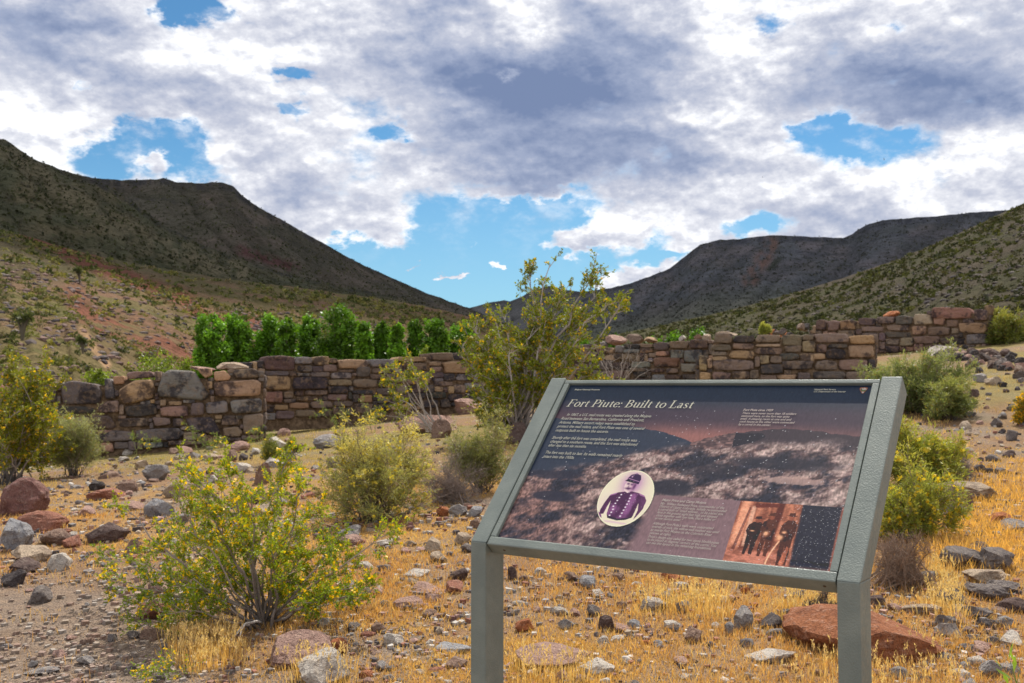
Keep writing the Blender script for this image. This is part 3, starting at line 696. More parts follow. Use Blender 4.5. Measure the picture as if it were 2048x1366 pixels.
LW = [([(70, 610), (150, 590), (320, 583), (332, 640), (325, 722), (170, 728), (85, 700)], 'd'), ([(355, 600), (420, 583), (570, 605), (597, 650), (590, 722), (365, 728), (350, 660)], 'd'),
 ([(605, 575), (645, 570), (670, 650), (672, 690), (612, 692)], 'g'), ([(655, 560), (722, 556), (724, 605), (662, 608)], 't'), ([(690, 640), (780, 580), (890, 575), (902, 620), (895, 690), (720, 725), (690, 690)], 't'),
 ([(735, 545), (760, 533), (890, 530), (893, 565), (740, 578)], 'b'), ([(898, 530), (940, 530), (935, 590), (903, 590)], 'b'), ([(940, 545), (975, 522), (1130, 525), (1190, 610), (1222, 670), (1205, 705), (930, 682), (918, 640)], 'g'),
 ([(1140, 512), (1230, 512), (1235, 555), (1195, 572), (1160, 540)], 't'), ([(1240, 532), (1310, 525), (1345, 560), (1330, 585), (1245, 588)], 't'), ([(1350, 545), (1360, 520), (1480, 512), (1503, 530), (1500, 568), (1365, 572)], 'b'),
 ([(1240, 600), (1300, 588), (1500, 578), (1520, 600), (1518, 675), (1245, 682)], 't'), ([(1335, 700), (1510, 685), (1525, 700), (1525, 770), (1345, 778)], 'g'), ([(1190, 712), (1320, 700), (1327, 770), (1200, 778)], 'g'),
 ([(1110, 715), (1185, 712), (1187, 785), (1105, 792)], 'd'), ([(930, 740), (1090, 728), (1095, 795), (935, 792)], 'b'), ([(725, 735), (905, 715), (918, 780), (800, 797), (730, 790)], 'k'), ([(570, 740), (620, 705), (690, 697), (697, 772), (575, 772)], 'b'),
 ([(225, 735), (490, 735), (555, 745), (560, 775), (240, 785)], 'k'), ([(535, 785), (640, 790), (678, 850), (660, 865), (540, 865)], 'm'), ([(680, 805), (860, 800), (872, 850), (690, 858)], 'b'), ([(880, 795), (985, 800), (997, 840), (900, 850)], 'b'),
 ([(1005, 805), (1065, 805), (1065, 850), (1005, 855)], 'b'), ([(1075, 800), (1240, 795), (1285, 890), (1270, 905), (1090, 870)], 'd'), ([(1290, 805), (1395, 805), (1390, 842), (1285, 845)], 'b'), ([(1410, 785), (1530, 772), (1530, 890), (1415, 900)], 'b'),
 ([(1290, 860), (1380, 850), (1412, 880), (1400, 912), (1300, 912)], 'b'), ([(790, 870), (1040, 855), (1075, 890), (1050, 930), (795, 940)], 'd'), ([(560, 905), (660, 870), (780, 885), (785, 930), (570, 945)], 'd'),
 ([(565, 872), (655, 872), (640, 895), (570, 895)], 'b'), ([(980, 705), (1058, 705), (1055, 728), (980, 728)], 't'), ([(1065, 695), (1135, 697), (1130, 715), (1065, 715)], 'g'), ([(930, 695), (968, 695), (965, 730), (930, 735)], 'b'),
 ([(1245, 785), (1295, 782), (1290, 808), (1250, 808)], 't'), ([(1200, 590), (1235, 588), (1235, 630), (1205, 640)], 't'), ([(60, 760), (215, 755), (230, 800), (80, 812)], 'd'), ([(240, 795), (380, 790), (390, 850), (250, 855)], 'b'), ([(400, 800), (525, 795), (525, 860), (410, 865)], 'b')]
LW = [(z1(p), c) for p, c in LW]
LWALL = wall('stone_wall', 'front ruin wall of large stones with a square end, beside the pale green shrub', (-140, 17.2), (527, 18.6), LW,
     [(-140, 770), (20, 766), (60, 765), (115, 760), (205, 756), (225, 751), (252, 744), (310, 743), (325, 740), (390, 741), (425, 740), (470, 737), (527, 738)], [(-140, 925), (180, 912), (300, 898), (527, 876)], 1, cols='bdbtgdb', topdepth=.6, core_drop=14)
z2 = lambda x0, y0, x1, y1, c: (500+x0/2.732, 600+y0/2.732, 500+x1/2.732, 600+y1/2.732, c)
BW = [z2(*s) for s in [(75, 303, 250, 388, 'm'), (245, 310, 338, 350, 'g'), (345, 305, 430, 358, 't'), (432, 318, 474, 345, 't'), (476, 322, 650, 375, 't'), (655, 322, 798, 366, 'g'), (805, 310, 965, 338, 't'), (972, 286, 1102, 330, 'b'), (1107, 287, 1225, 328, 'd'), (1230, 290, 1320, 330, 't'), (1325, 270, 1480, 312, 'b'), (1485, 255, 1600, 300, 'b'), (1605, 250, 1700, 295, 'g'), (1705, 240, 1800, 290, 'b'),
  (255, 357, 340, 392, 'd'), (395, 350, 475, 392, 'b'), (330, 392, 435, 420, 'g'), (440, 394, 560, 430, 'g'), (485, 380, 570, 394, 'b'), (575, 362, 655, 420, 'd'), (660, 370, 780, 400, 'b'), (850, 342, 970, 386, 'b'), (975, 335, 1045, 360, 't'), (980, 364, 1045, 392, 'b'), (1050, 335, 1200, 400, 't'), (1205, 332, 1290, 400, 't'),
  (60, 412, 230, 490, 't'), (232, 415, 418, 490, 'k'), (420, 434, 555, 468, 'b'), (560, 432, 700, 480, 'b'), (1120, 402, 1270, 440, 'g'), (1265, 437, 1330, 486, 'p'), (1165, 455, 1262, 505, 'g'), (1000, 442, 1110, 470, 'b'), (860, 422, 990, 460, 'b'), (70, 498, 175, 563, 'r'), (180, 500, 235, 540, 'b'), (245, 527, 375, 550, 't'), (240, 494, 290, 525, 'm'), (295, 492, 420, 520, 'b'), (560, 492, 680, 515, 'k'), (690, 482, 800, 520, 'd'), (885, 507, 955, 540, 'k'), (965, 502, 1075, 540, 'k'), (1080, 512, 1160, 556, 'k'), (930, 545, 1030, 590, 'k'), (1040, 540, 1095, 590, 'd'),
  (215, 560, 320, 592, 't'), (330, 552, 450, 592, 'b'), (455, 552, 560, 582, 'd'), (130, 572, 210, 600, 't'), (140, 605, 240, 650, 'd'), (250, 600, 360, 640, 'b')]]
wall('stone_wall', 'long back ruin wall of mixed brown stones behind the slender leaning yellow-flowered bush', (470, 21.0), (1200, 25.0), BW,
     [(470, 722), (500, 722), (528, 716), (590, 712), (650, 717), (740, 719), (800, 714), (853, 712), (860, 705), (950, 705), (990, 698), (1040, 692), (1090, 691), (1130, 688), (1200, 686)], [(470, 848), (540, 840), (700, 832), (870, 815), (1000, 806), (1200, 800)], 2, cols='bddtbmgk', topdepth=.6)
z6 = lambda x0, y0, x1, y1, c: (1180+x0/2.359, 600+y0/2.359, 1180+x1/2.359, 600+y1/2.359, c)
MW = [z6(*s) for s in [(0, 212, 32, 238, 'b'), (35, 222, 118, 250, 't'), (118, 212, 156, 250, 'g'), (158, 207, 235, 232, 'k'), (158, 232, 235, 250, 'g'), (236, 205, 300, 225, 'b'), (236, 226, 300, 250, 't'), (304, 199, 376, 237, 'd'), (376, 192, 466, 229, 'b'), (466, 186, 560, 228, 'm'), (380, 233, 442, 276, 'g'), (446, 232, 535, 296, 'g'), (310, 241, 376, 265, 't'), (300, 266, 426, 318, 'r'), (116, 255, 222, 280, 'b'), (195, 290, 285, 320, 'g'), (430, 298, 515, 342, 'g'), (358, 322, 416, 346, 'b'), (288, 322, 352, 342, 'b'), (205, 336, 270, 366, 'k'), (20, 284, 110, 332, 'd'), (350, 352, 430, 374, 'm'), (436, 350, 512, 374, 'd'), (-60, 225, -5, 262, 'b')]]
wall('stone_wall', 'middle ruin wall with loose stones on top, left of the square pier', (1150, 23.6), (1425, 22.0), MW,
     [(1150, 692), (1180, 692), (1250, 687), (1300, 687), (1345, 680), (1380, 678), (1425, 676)], [(1150, 806), (1425, 800)], 3, cols='bdbgtm', topdepth=.6)
PW = [z6(*s) for s in [(584, 156, 672, 206, 'b'), (675, 166, 776, 201, 'k'), (780, 161, 900, 202, 'b'), (903, 163, 999, 220, 'b'), (1001, 162, 1056, 190, 'b'), (1059, 156, 1222, 202, 'b'), (1226, 165, 1346, 208, 't'), (568, 209, 668, 240, 'd'), (672, 204, 773, 233, 'b'), (779, 206, 900, 221, 't'), (782, 223, 912, 258, 'b'), (915, 215, 997, 248, 'b'), (999, 191, 1061, 248, 't'), (1064, 206, 1118, 250, 'b'), (1122, 206, 1212, 227, 'd'), (1114, 230, 1210, 280, 'k'), (1214, 211, 1346, 274, 't'),
   (571, 243, 645, 263, 'b'), (574, 264, 648, 288, 't'), (654, 237, 776, 278, 't'), (800, 260, 846, 302, 't'), (849, 265, 905, 297, 'b'), (895, 250, 985, 284, 'd'), (988, 250, 1061, 289, 't'), (572, 281, 778, 332, 'b'), (802, 301, 912, 350, 'k'), (906, 286, 1056, 329, 'b'), (1062, 284, 1166, 331, 'b'), (1170, 279, 1308, 333, 'b'), (1311, 277, 1346, 345, 'k'), (668, 335, 750, 374, 't'), (752, 326, 796, 374, 'b'), (885, 352, 975, 375, 't'), (977, 342, 1040, 377, 'd'), (1048, 334, 1206, 374, 'd'), (1208, 336, 1346, 377, 'b'), (574, 340, 664, 376, 'b'), (800, 353, 880, 377, 'b'), (514, 261, 552, 336, 't'), (517, 339, 572, 377, 't')]]
wall('stone_wall', 'square stone pier standing directly behind the upper right of the information sign', (1398, 20.2), (1751, 19.6), PW,
     [(1398, 712), (1425, 710), (1428, 668), (1470, 668), (1560, 669), (1630, 668), (1700, 667), (1751, 671)], [(1398, 806), (1751, 796)], 4, cols='bbtdbk', topdepth=.55)
FW = [z6(*s) for s in [(1066, 92, 1116, 146, 'm'), (1120, 97, 1176, 146, 'b'), (1180, 94, 1256, 142, 't'), (1268, 82, 1350, 120, 'm'), (1354, 78, 1438, 112, 'b'), (1438, 72, 1522, 116, 'd'), (1524, 66, 1620, 118, 'p'), (1622, 70, 1676, 118, 't'), (1606, 36, 1812, 90, 'r'), (1814, 40, 1876, 100, 'b'), (1740, 106, 1874, 157, 't'), (1682, 94, 1738, 128, 'b'), (1776, 160, 1874, 208, 'g'), (1588, 126, 1700, 166, 'b'), (1656, 176, 1770, 210, 'm'), (1705, 132, 1738, 160, 'b'), (1400, 116, 1510, 145, 'b'), (1280, 124, 1390, 150, 'b'), (1520, 122, 1586, 165, 't'), (1400, 150, 1520, 178, 'd'), (1530, 170, 1650, 206, 'b')]]
wall('stone_wall', 'far right ruin wall with a big flat capstone, above the dark rubble', (1620, 30.0), (1976, 27.0), FW,
     [(1620, 652), (1650, 640), (1710, 638), (1760, 634), (1830, 628), (1858, 618), (1976, 617)], [(1620, 712), (1800, 704), (1976, 696)], 5, cols='bbrtdm', topdepth=.6, size=(22, 56, 11, 19))

# ------------------------------------------------------------------ loose rocks
def rock_shapes():
    import bmesh
    out = []
    for i in range(26):
        rs = np.random.default_rng(900+i)
        sub = 4 if i < 12 else 3
        bm = bmesh.new(); bmesh.ops.create_icosphere(bm, subdivisions=sub, radius=1)
        V = np.array([v.co for v in bm.verts]); T = np.array([[v.index for v in f.verts] for f in bm.faces]); bm.free()
        rounded = i % 5 == 0
        for k in range(9 if rounded else 20):
            n = unit(rs.normal(size=3)*np.array([1, 1, 1.1])); h = rs.uniform(.5, .84) if not rounded else rs.uniform(.68, .9)
            d = V@n; V = V - np.clip(d-h, 0, None)[:, None]*n
        V = V*(1+.26*(fbm(V[:, 0]*1.6+i*9, V[:, 1]*1.6, V[:, 2]*1.6, 3, 40+i)-.5)+.17*(fbm(V[:, 0]*5+i*9, V[:, 1]*5, V[:, 2]*5, 3, 80+i)-.5))[:, None]
        lay = fbm(V[:, 2]*9+i, V[:, 0]*.6, V[:, 1]*.6, 2, 20+i)-.5
        V = V*(1+(.10*lay)[:, None]*np.array([1, 1, 0]))
        mn, mx = V.min(0), V.max(0); V = (V-(mn+mx)/2)/(mx-mn)
        g = Geo(); g.add(V, T=T); out.append(g.mesh('rock', M_ROCK, False))
    return out
ROCKS = rock_shapes(); SMALL = ROCKS[12:]
ROCKBOX = []
def rock(x0, y0, x1, y1, colr, label, shape=None, group=None, name='rock', yaw=None, seed=0, on=None, flat=1.0, cat='rock'):
    rs = np.random.default_rng(int(x0*7+y0*13+seed) % 99991)
    cx = (x0+x1)/2
    B = ground_at(cx, y1-.12*(y1-y0)) if on is None else np.asarray(on)
    d = B[1]; w = (x1-x0)*d/FPX; hpx = (y1-y0)*d/FPX
    dep = .75*w; dec = math.atan(max(.02, (EYE-B[2])/d))
    H = max((hpx-dep*math.sin(dec)*.8)/math.cos(dec), .30*hpx, .14*w)*flat
    big = w*FPX/d > 34
    me = (ROCKS[:12] if big else SMALL)[(shape if shape is not None else rs.integers(12)) % (12)]
    o = bpy.data.objects.new(name, me); COL.objects.link(o)
    yaw = rs.uniform(0, 6.28) if yaw is None else yaw
    # size the turned rock so that its outline has the wanted width
    c, s = abs(math.cos(yaw)), abs(math.sin(yaw))
    k = 1.0/math.sqrt(c*c+s*s*.56)
    o.scale = (w*k*1.04, dep*k, H*1.45)
    o.location = (B[0], d+dep*.42, B[2]+H*.5-H*(.13 if big else .2))
    o.rotation_euler = (rs.uniform(-.12, .12), rs.uniform(-.12, .12), yaw)
    col = np.array(PAL[colr] if isinstance(colr, str) else colr)*rs.uniform(.92, 1.08); o.color = (*col, 1)
    tag(o, label, cat, group); ROCKBOX.append((x0, y0, x1, y1)); return o
PAL.update({'mr': (.22, .115, .10), 'rd': (.31, .14, .095), 'gr': (.29, .27, .26), 'bf': (.43, .34, .25), 'wh': (.52, .475, .42), 'dk': (.10, .085, .085), 'br': (.25, .165, .125), 'pk': (.39, .25, .205), 'bg': (.32, .32, .335), 'rs': (.42, .155, .065), 'gn': (.185, .16, .15)})
R = [(-6, 967, 78, 1040, 'mr', 'maroon boulder half cut off under the yellow-flowered bush at the far left'), (15, 1026, 117, 1069, 'rd', 'reddish slab with a sloping top just below the maroon boulder'), (-8, 1046, 57, 1108, 'bg', 'pale blue-grey boulder below the reddish slab, cut by the picture edge'),
 (70, 1061, 134, 1095, 'br', 'brown rock with streaked layers right of the pale blue-grey boulder'), (8, 1092, 90, 1130, 'bf', 'long buff rock lying under the streaked brown rock'), (83, 1110, 138, 1147, 'wh', 'rounded cream-white rock right of the long buff rock'), (11, 1122, 72, 1149, 'm', 'dark brown rock wedged between the buff rock and the round charcoal rock'),
 (-4, 1145, 42, 1179, 'dk', 'round charcoal rock at the top left of the gravel path'), (157, 1050, 245, 1092, 'm', 'dark maroon slab tilted up left of the big flowering bush'), (281, 1003, 342, 1039, 'bg', 'rounded pale grey boulder below the big buff boulder'), (320, 960, 378, 999, 'bf', 'big smooth buff boulder behind the flowering bush'),
 (172, 963, 207, 983, 'k', 'small black rounded rock left of the big buff boulder'), (166, 978, 238, 1002, 'rd', 'reddish slab under the small black rounded rock'), (508, 929, 538, 975, 'br', 'upright pointed brown rock with a thin triangular face'), (484, 986, 536, 1012, 'm', 'dark red rock below the upright pointed rock'),
 (451, 926, 469, 942, 'wh', 'small white rock above the upright pointed rock'), (451, 901, 475, 924, 'br', 'brown rock beside a dark one near the corner of the left wall'), (476, 908, 494, 923, 'dk', 'dark rock touching the brown one near the corner of the left wall'), (620, 872, 684, 899, 'gr', 'large grey slab left of the pale yellow-green shrub'), (533, 878, 570, 903, 'wh', 'pale angular rock right of the left wall corner'),
 (457, 885, 496, 904, 'pk', 'pinkish slab at the foot of the left wall corner'), (529, 1271, 655, 1342, 'pk', 'big rounded pinkish-grey boulder at the base of the flowering bush'), (590, 1313, 688, 1385, 'wh', 'rough white-grey rock in front of the big rounded pinkish boulder'), (261, 1209, 341, 1247, 'rd', 'flat reddish rock under the left branches of the flowering bush'), (326, 1196, 364, 1228, 'bg', 'dark blue-grey rock under the flowering bush'),
 (629, 1238, 660, 1258, 'wh', 'small pale block right of the flowering bush stems'), (159, 1277, 185, 1293, 'br', 'small brown stone alone on the gravel path'), (43, 1336, 111, 1356, 'gr', 'flat grey stone sunk in the gravel path'), (100, 1301, 129, 1317, 'pk', 'small flat pinkish stone on the gravel path'), (147, 1313, 185, 1334, 'gr', 'grey stone with an angular top at the path edge'),
 (212, 1271, 233, 1287, 'gn', 'small grey-brown stone right of the lone path stone'), (252, 1264, 276, 1283, 'gn', 'rounded dark grey stone beside the dry grass under the bush'), (276, 1256, 318, 1283, 'br', 'brown stone right of the rounded dark grey one'), (295, 1164, 337, 1190, 'pk', 'pinkish rock with a pointed top left of the flowering bush'), (155, 1013, 186, 1035, 'pk', 'pale pink rock between boulders left of the flowering bush'),
 (242, 1084, 280, 1115, 'br', 'brown rock behind the left outer branch of the flowering bush'), (851, 1080, 888, 1111, 'bf', 'rounded tan boulder left of the sign knee'), (804, 1139, 861, 1156, 'wh', 'thin white slab lying in golden grass left of the sign post'), (900, 1141, 935, 1169, 'm', 'dark brown rock standing just left of the sign post'), (891, 1165, 927, 1189, 'rd', 'red rock beneath the dark brown rock left of the sign post'),
 (786, 1197, 844, 1221, 'pk', 'pinkish mound-shaped rock left of the sign post'), (741, 1248, 771, 1271, 'br', 'small brown rock with a flat top between the bush and the sign'), (871, 1286, 942, 1310, 'bg', 'blue-grey slab low beside the sign post'), (888, 1318, 938, 1345, 'br', 'squared brown block beside the foot of the left sign post'), (666, 1072, 721, 1096, 'pk', 'pink slab right of the top of the flowering bush'),
 (676, 1055, 721, 1077, 'gr', 'grey rock in the shade under the pale yellow-green shrub'), (652, 1282, 693, 1314, 'rs', 'rust-brown rock right of the big rounded boulder'), (748, 1325, 776, 1344, 'gr', 'flat grey stone low between boulder and sign'), (823, 1170, 890, 1192, 'pk', 'flat pink rock barely above the grass left of the red rock'), (812, 1157, 837, 1175, 'bf', 'small buff rock below the thin white slab'),
 (719, 1344, 746, 1361, 'rs', 'small rust stone at the bottom of the picture beside the white-grey rock'), (897, 1011, 933, 1035, 'gr', 'grey rock under the dead branches behind the sign'), (934, 1014, 964, 1036, 'bg', 'blue-grey rock against the left arm of the sign'), (869, 1015, 897, 1035, 'rs', 'rust-red rock below the tangled dead branches'), (940, 1038, 962, 1062, 'br', 'brown rock touching the left arm of the sign'),
 (1015, 1137, 1034, 1165, 'm', 'dark red stone just right of the left sign post'), (1612, 1222, 1880, 1328, (.35, .135, .062), 'large rust-orange boulder behind the right sign post'), (1495, 1299, 1600, 1332, 'wh', 'flat white-and-grey speckled slab under the sign'), (1877, 964, 1990, 1003, 'bf', 'large flat-topped tan boulder right of the sign'), (1880, 976, 1952, 1031, 'br', 'brown rounded rock leaning on the flat-topped tan boulder'),
 (1884, 1010, 1940, 1042, 'gn', 'grey-brown rock in front of the flat-topped tan boulder'), (1896, 1099, 1981, 1146, 'gn', 'large dark grey rock at the left of the stacked rocks by the right edge'), (1937, 1137, 2027, 1172, 'bf', 'smooth light tan rock under the stacked dark rocks'), (1962, 1101, 2047, 1153, 'gn', 'dark tilted rock on top of the smooth light tan rock'), (1938, 1089, 1988, 1110, 'dk', 'dark rock peeping out behind the stacked rocks'),
 (1988, 1028, 2033, 1049, 'rs', 'rounded rust rock in the golden grass at the right'), (2006, 1041, 2054, 1066, 'gr', 'grey rock below the rounded rust rock, at the picture edge'), (1944, 1170, 2022, 1203, 'gn', 'grey-brown rounded rock below the smooth light tan rock'), (1980, 1163, 2050, 1195, 'gn', 'dark grey rock right of the grey-brown rounded one, at the picture edge'), (1883, 1182, 1940, 1217, 'dk', 'dark rock with a lighter cheek left of the rounded grey-brown rock'),
 (1818, 1207, 1886, 1232, 'bf', 'low buff rock above the top right of the rust-orange boulder'), (1932, 1215, 1994, 1243, 'gn', 'grey rounded rock right of the rust-orange boulder'), (1957, 1238, 1998, 1261, 'dk', 'dark rounded rock in front of the grey rounded one'), (1997, 1236, 2035, 1260, 'gr', 'grey stone between the dark rounded rock and the picture edge'), (2008, 1201, 2056, 1232, 'm', 'maroon rock at the right edge of the picture'),
 (1878, 1250, 1920, 1282, 'wh', 'white stone with a dark side touching the rust-orange boulder'), (1965, 1323, 2015, 1362, 'gr', 'rounded pale grey rock at the lower right corner'), (1950, 1288, 1985, 1315, 'pk', 'pinkish tan stone above the rounded pale grey rock'), (1737, 1194, 1776, 1219, 'm', 'dark red rock behind the right sign post'), (1619, 1207, 1663, 1230, 'm', 'maroon rock on the left behind the rust-orange boulder'),
 (1520, 1231, 1572, 1261, 'dk', 'dark rough rock in the shade under the sign'), (1470, 1222, 1511, 1266, 'gr', 'upright rounded grey rock under the middle of the sign'), (1451, 1248, 1471, 1273, 'gr', 'small grey stone at the left foot of the upright grey rock'), (2004, 1267, 2056, 1298, 'wh', 'pale stone at the right edge below the maroon rock'), (1847, 1145, 1882, 1166, 'gr', 'small grey-white stone below the dead twigs right of the sign'),
 (1160, 1154, 1192, 1181, 'bg', 'white and blue-grey striped stone seen under the sign'), (1324, 1147, 1361, 1166, 'rs', 'red-brown stone just under the lower rail of the sign'), (1419, 1162, 1448, 1181, 'pk', 'pink stone just under the lower rail of the sign'), (1261, 1164, 1287, 1177, 'wh', 'small white stone under the lower rail of the sign'), (1104, 1215, 1137, 1234, 'wh', 'pale angular stone under the left half of the sign'),
 (1114, 1240, 1145, 1264, 'gr', 'pale grey stone below the pale angular stone'), (1172, 1212, 1204, 1235, 'gn', 'leaning grey stone left of the dark brown block under the sign'), (1198, 1235, 1230, 1267, 'm', 'dark brown block standing under the sign'), (1255, 1240, 1283, 1260, 'bg', 'blue-grey stone right of the dark brown block under the sign'), (1228, 1250, 1263, 1265, 'pk', 'pink-tan stone touching the dark brown block under the sign'),
 (1282, 1199, 1336, 1229, 'wh', 'whitish slab half buried in golden grass under the sign'), (1320, 1185, 1348, 1204, 'gn', 'dark grey stone above the whitish half-buried slab'), (1367, 1258, 1411, 1290, 'br', 'wedge-shaped brown rock under the middle of the sign'), (1024, 1288, 1196, 1345, 'pk', 'broad rough pink-red boulder beside the left sign post'), (1162, 1321, 1234, 1358, 'wh', 'pale slab leaning on the broad rough pink-red boulder'),
 (1110, 1343, 1137, 1366, 'pk', 'small pinkish stone in front of the broad pink-red boulder'), (1195, 1275, 1217, 1297, 'wh', 'small pale stone right of the broad pink-red boulder'), (1306, 1282, 1328, 1297, 'bg', 'small blue-grey stone left of the wedge-shaped brown rock'), (1027, 1202, 1059, 1215, 'wh', 'thin white stone right of the left sign post'), (1348, 1316, 1379, 1333, 'pk', 'small pale pink stone under the wedge-shaped brown rock'),
 (1226, 1147, 1250, 1166, 'br', 'brown stone beside the small white stone under the rail'), (1127, 1145, 1160, 1164, 'br', 'brown stone left of the striped blue-grey stone'), (789, 834, 915, 872, 'pk', 'broad pale pinkish rock slab under the slender leaning bush'), (858, 845, 900, 880, 'br', 'brown weathered rock at the foot of the slender leaning bush'), (902, 802, 990, 830, 'pk', 'big flat tan rock lying at the foot of the back wall'), (1012, 852, 1056, 892, 'm', 'maroon boulder partly hidden by the upper left arm of the sign'),
 (569, 846, 600, 859, 'pk', 'flat pink rock near the middle foot of the back wall'), (554, 858, 578, 875, 'pk', 'small pink rock below the flat pink rock by the back wall'), (540, 832, 563, 844, 'bf', 'round buff stone touching the foot of the back wall'), (1952, 748, 1975, 766, 'gr', 'grey rock on the slope right of the green-grey shrub'), (1868, 691, 1925, 712, 'wh', 'flat white rock on top of the dark rubble heap'),
 (1985, 838, 2010, 856, 'gn', 'round dark stone in the golden grass at the upper right'), (2010, 862, 2040, 884, 'gn', 'dark stone beside yellow flowers at the upper right edge')]
for r in R: rock(*r)
# loose stones left lying on the middle wall top
for x0, y0, x1, y1, c, lab, d in [(1210, 670, 1258, 686, 'pk', 'longest loose stone on top of the middle wall', 23.9), (1256, 667, 1290, 684, 'b', 'squarish brown loose stone on top of the middle wall', 23.6), (1288, 673, 1318, 682, 't', 'flat tan loose stone at the right end of the loose ones', 23.3), (1192, 681, 1217, 692, 'g', 'small grey loose stone at the left end of the loose ones', 23.9),
      (1358, 670, 1374, 680, 'w', 'small white stone perched on the middle wall', 22.6), (1388, 668, 1405, 679, 'r', 'small rust stone perched near the right end of the middle wall', 22.4), (1404, 668, 1422, 678, 'p', 'small cream stone next to the pier top', 22.3), (1770, 621, 1800, 633, 'rs', 'red-brown stone perched on the far right wall', 28.6), (1432, 663, 1478, 671, 'p', 'pale slab resting on the left top of the pier', 20.2), (430, 724, 490, 737, 'p', 'flat cream slab on the top of the left wall end', 18.9), (380, 733, 425, 741, 'pk', 'flat pinkish slab on top of the left wall', 18.6)]:
    p = at_d((x0+x1)/2, y1, d); rock(x0, y0, x1, y1, c, lab, on=p, name='loose_stone', cat='stone')
rs = np.random.default_rng(77)
TONE = {'gn': 'grey-brown', 'dk': 'charcoal', 'gr': 'grey', 'br': 'brown', 'pk': 'pinkish', 'wh': 'whitish', 'bf': 'buff', 'rd': 'reddish', 'rs': 'rust', 'bg': 'blue-grey', 'mr': 'maroon', 'm': 'dark maroon', 'd': 'dark brown', 'k': 'black', 'b': 'mid-brown'}
for i in range(14):                                     # rubble on the corner behind the pier
    x = rs.uniform(1535, 1632); y = 655+rs.uniform(-4, 10)-8*(x > 1600); w = rs.uniform(9, 20); p = at_d(x, y+w*.6, 23.5+rs.uniform(0, 1.5))
    rock(x-w/2, y, x+w/2, y+w*.6, ('m', 'd', 'rs', 'k', 'b')[i % 5], 'small %s loose stone of the rubble on the wall corner behind the pier' % TONE[('m', 'd', 'rs', 'k', 'b')[i % 5]], on=p, group='rubble stones on the wall corner', name='rubble_stone', cat='stone')
for i in range(105):                                     # rubble heap at right
    t = rs.uniform(); x = 1880+t*170; yc = np.interp(x, [1880, 1930, 1980, 2048], [704, 712, 722, 735]); sp = 6+13*min(1, t*2)
    y = yc+rs.normal(0, sp*.6); w = rs.uniform(9, 26)
    g0 = ground_at(min(x, 2046), max(y, 690)+6)
    rock(x-w/2, y-w*.3, x+w/2, y+w*.38, ('m', 'd', 'k', 'b', 'gn', 'pk', 'k', 'm')[i % 8], '%s %s stone at the %s of the dark rubble heap' % ('small' if w < 15 else 'larger', TONE[('m', 'd', 'k', 'b', 'gn', 'pk', 'k', 'm')[i % 8]], ('left end', 'middle', 'lower right end')[int(t*2.99)]), group='stones of the rubble heap', name='rubble_stone', cat='stone')
# many smaller stones, alike in their patches
import re as _re
def SHORT(lab): return ' '.join(_re.split(r' (?:half|lying|wedged|cut|tilted|alone|sunk|standing|leaning on|peeping|partly|touching|leaning|seen|in front|at|in|of|under|below|behind|beside|above|beneath|right|left|with|just|on|low|against|barely|between|near|where|that|when|by)\b', lab)[0].split()[:7])
def patch(n, poly, wr, cols, label, group, seed):
    rs = np.random.default_rng(seed); P = np.array(poly); k = 0; tries = 0
    while k < n and tries < n*40:
        tries += 1
        x = rs.uniform(P[:, 0].min(), P[:, 0].max()); y = rs.uniform(P[:, 1].min(), P[:, 1].max())
        if not inpoly(np.array([x]), np.array([y]), poly)[0]: continue
        w = wr[0]+(wr[1]-wr[0])*rs.uniform()**2.2
        if any(a-4 < x < c+4 and b-4 < y+w*.3 < d+4 for a, b, c, d in ROCKBOX): continue
        c = cols[rs.integers(len(cols))]; h = rs.uniform(.4, .75)
        near = min(R, key=lambda q: (x-(q[0]+q[2])/2)**2+2.5*(y-(q[1]+q[3])/2)**2)
        sz = 'tiny' if w < wr[0]*1.25 else 'small'
        dx, dy = x-(near[0]+near[2])/2, y-(near[1]+near[3])/2
        side = ('right of' if dx > 0 else 'left of') if abs(dx) > 1.4*abs(dy) else ('below' if dy > 0 else 'above')
        rock(x-w/2, y, x+w/2, y+w*h, c, '%s %s stone %s the %s' % (sz, TONE[c], side, SHORT(near[5])) if math.hypot(dx, dy) < 130 else '%s %s stone %s' % (sz, TONE[c], label), group=group, name='stone', cat='stone'); k += 1
patch(46, [(0, 960), (330, 930), (700, 900), (640, 1080), (230, 1200), (0, 1180)], (16, 50), ['br', 'pk', 'gr', 'bf', 'gn', 'wh', 'rd'], 'among the boulders left of the flowering bush', 'small stones among the left boulders', 201)
patch(30, [(180, 880), (560, 880), (720, 840), (700, 930), (420, 960), (200, 950)], (14, 40), ['br', 'pk', 'gr', 'bf', 'wh'], 'on the grassy ground in front of the ruin walls', 'small stones before the ruin walls', 202)
patch(26, [(0, 1200), (420, 1200), (520, 1366), (0, 1366)], (9, 26), ['gn', 'gr', 'br', 'pk', 'dk'], 'lying on the grey gravel path', 'small stones on the gravel path', 203)
patch(60, [(660, 1090), (940, 1060), (940, 1366), (690, 1366)], (12, 40), ['br', 'pk', 'gr', 'bf', 'wh', 'rd', 'gn'], 'in the dry grass between the flowering bush and the sign', 'small stones left of the sign', 204)
patch(60, [(1015, 1130), (1660, 1185), (1660, 1366), (1015, 1366)], (12, 40), ['br', 'pk', 'gr', 'bf', 'wh', 'rs', 'gn'], 'in the dry grass seen beneath the sign panel', 'small stones beneath the sign', 205)
patch(40, [(1740, 1190), (2048, 1180), (2048, 1366), (1740, 1366)], (14, 46), ['gn', 'dk', 'gr', 'br', 'pk', 'wh'], 'in the grass at the lower right of the sign', 'small stones right of the sign', 206)
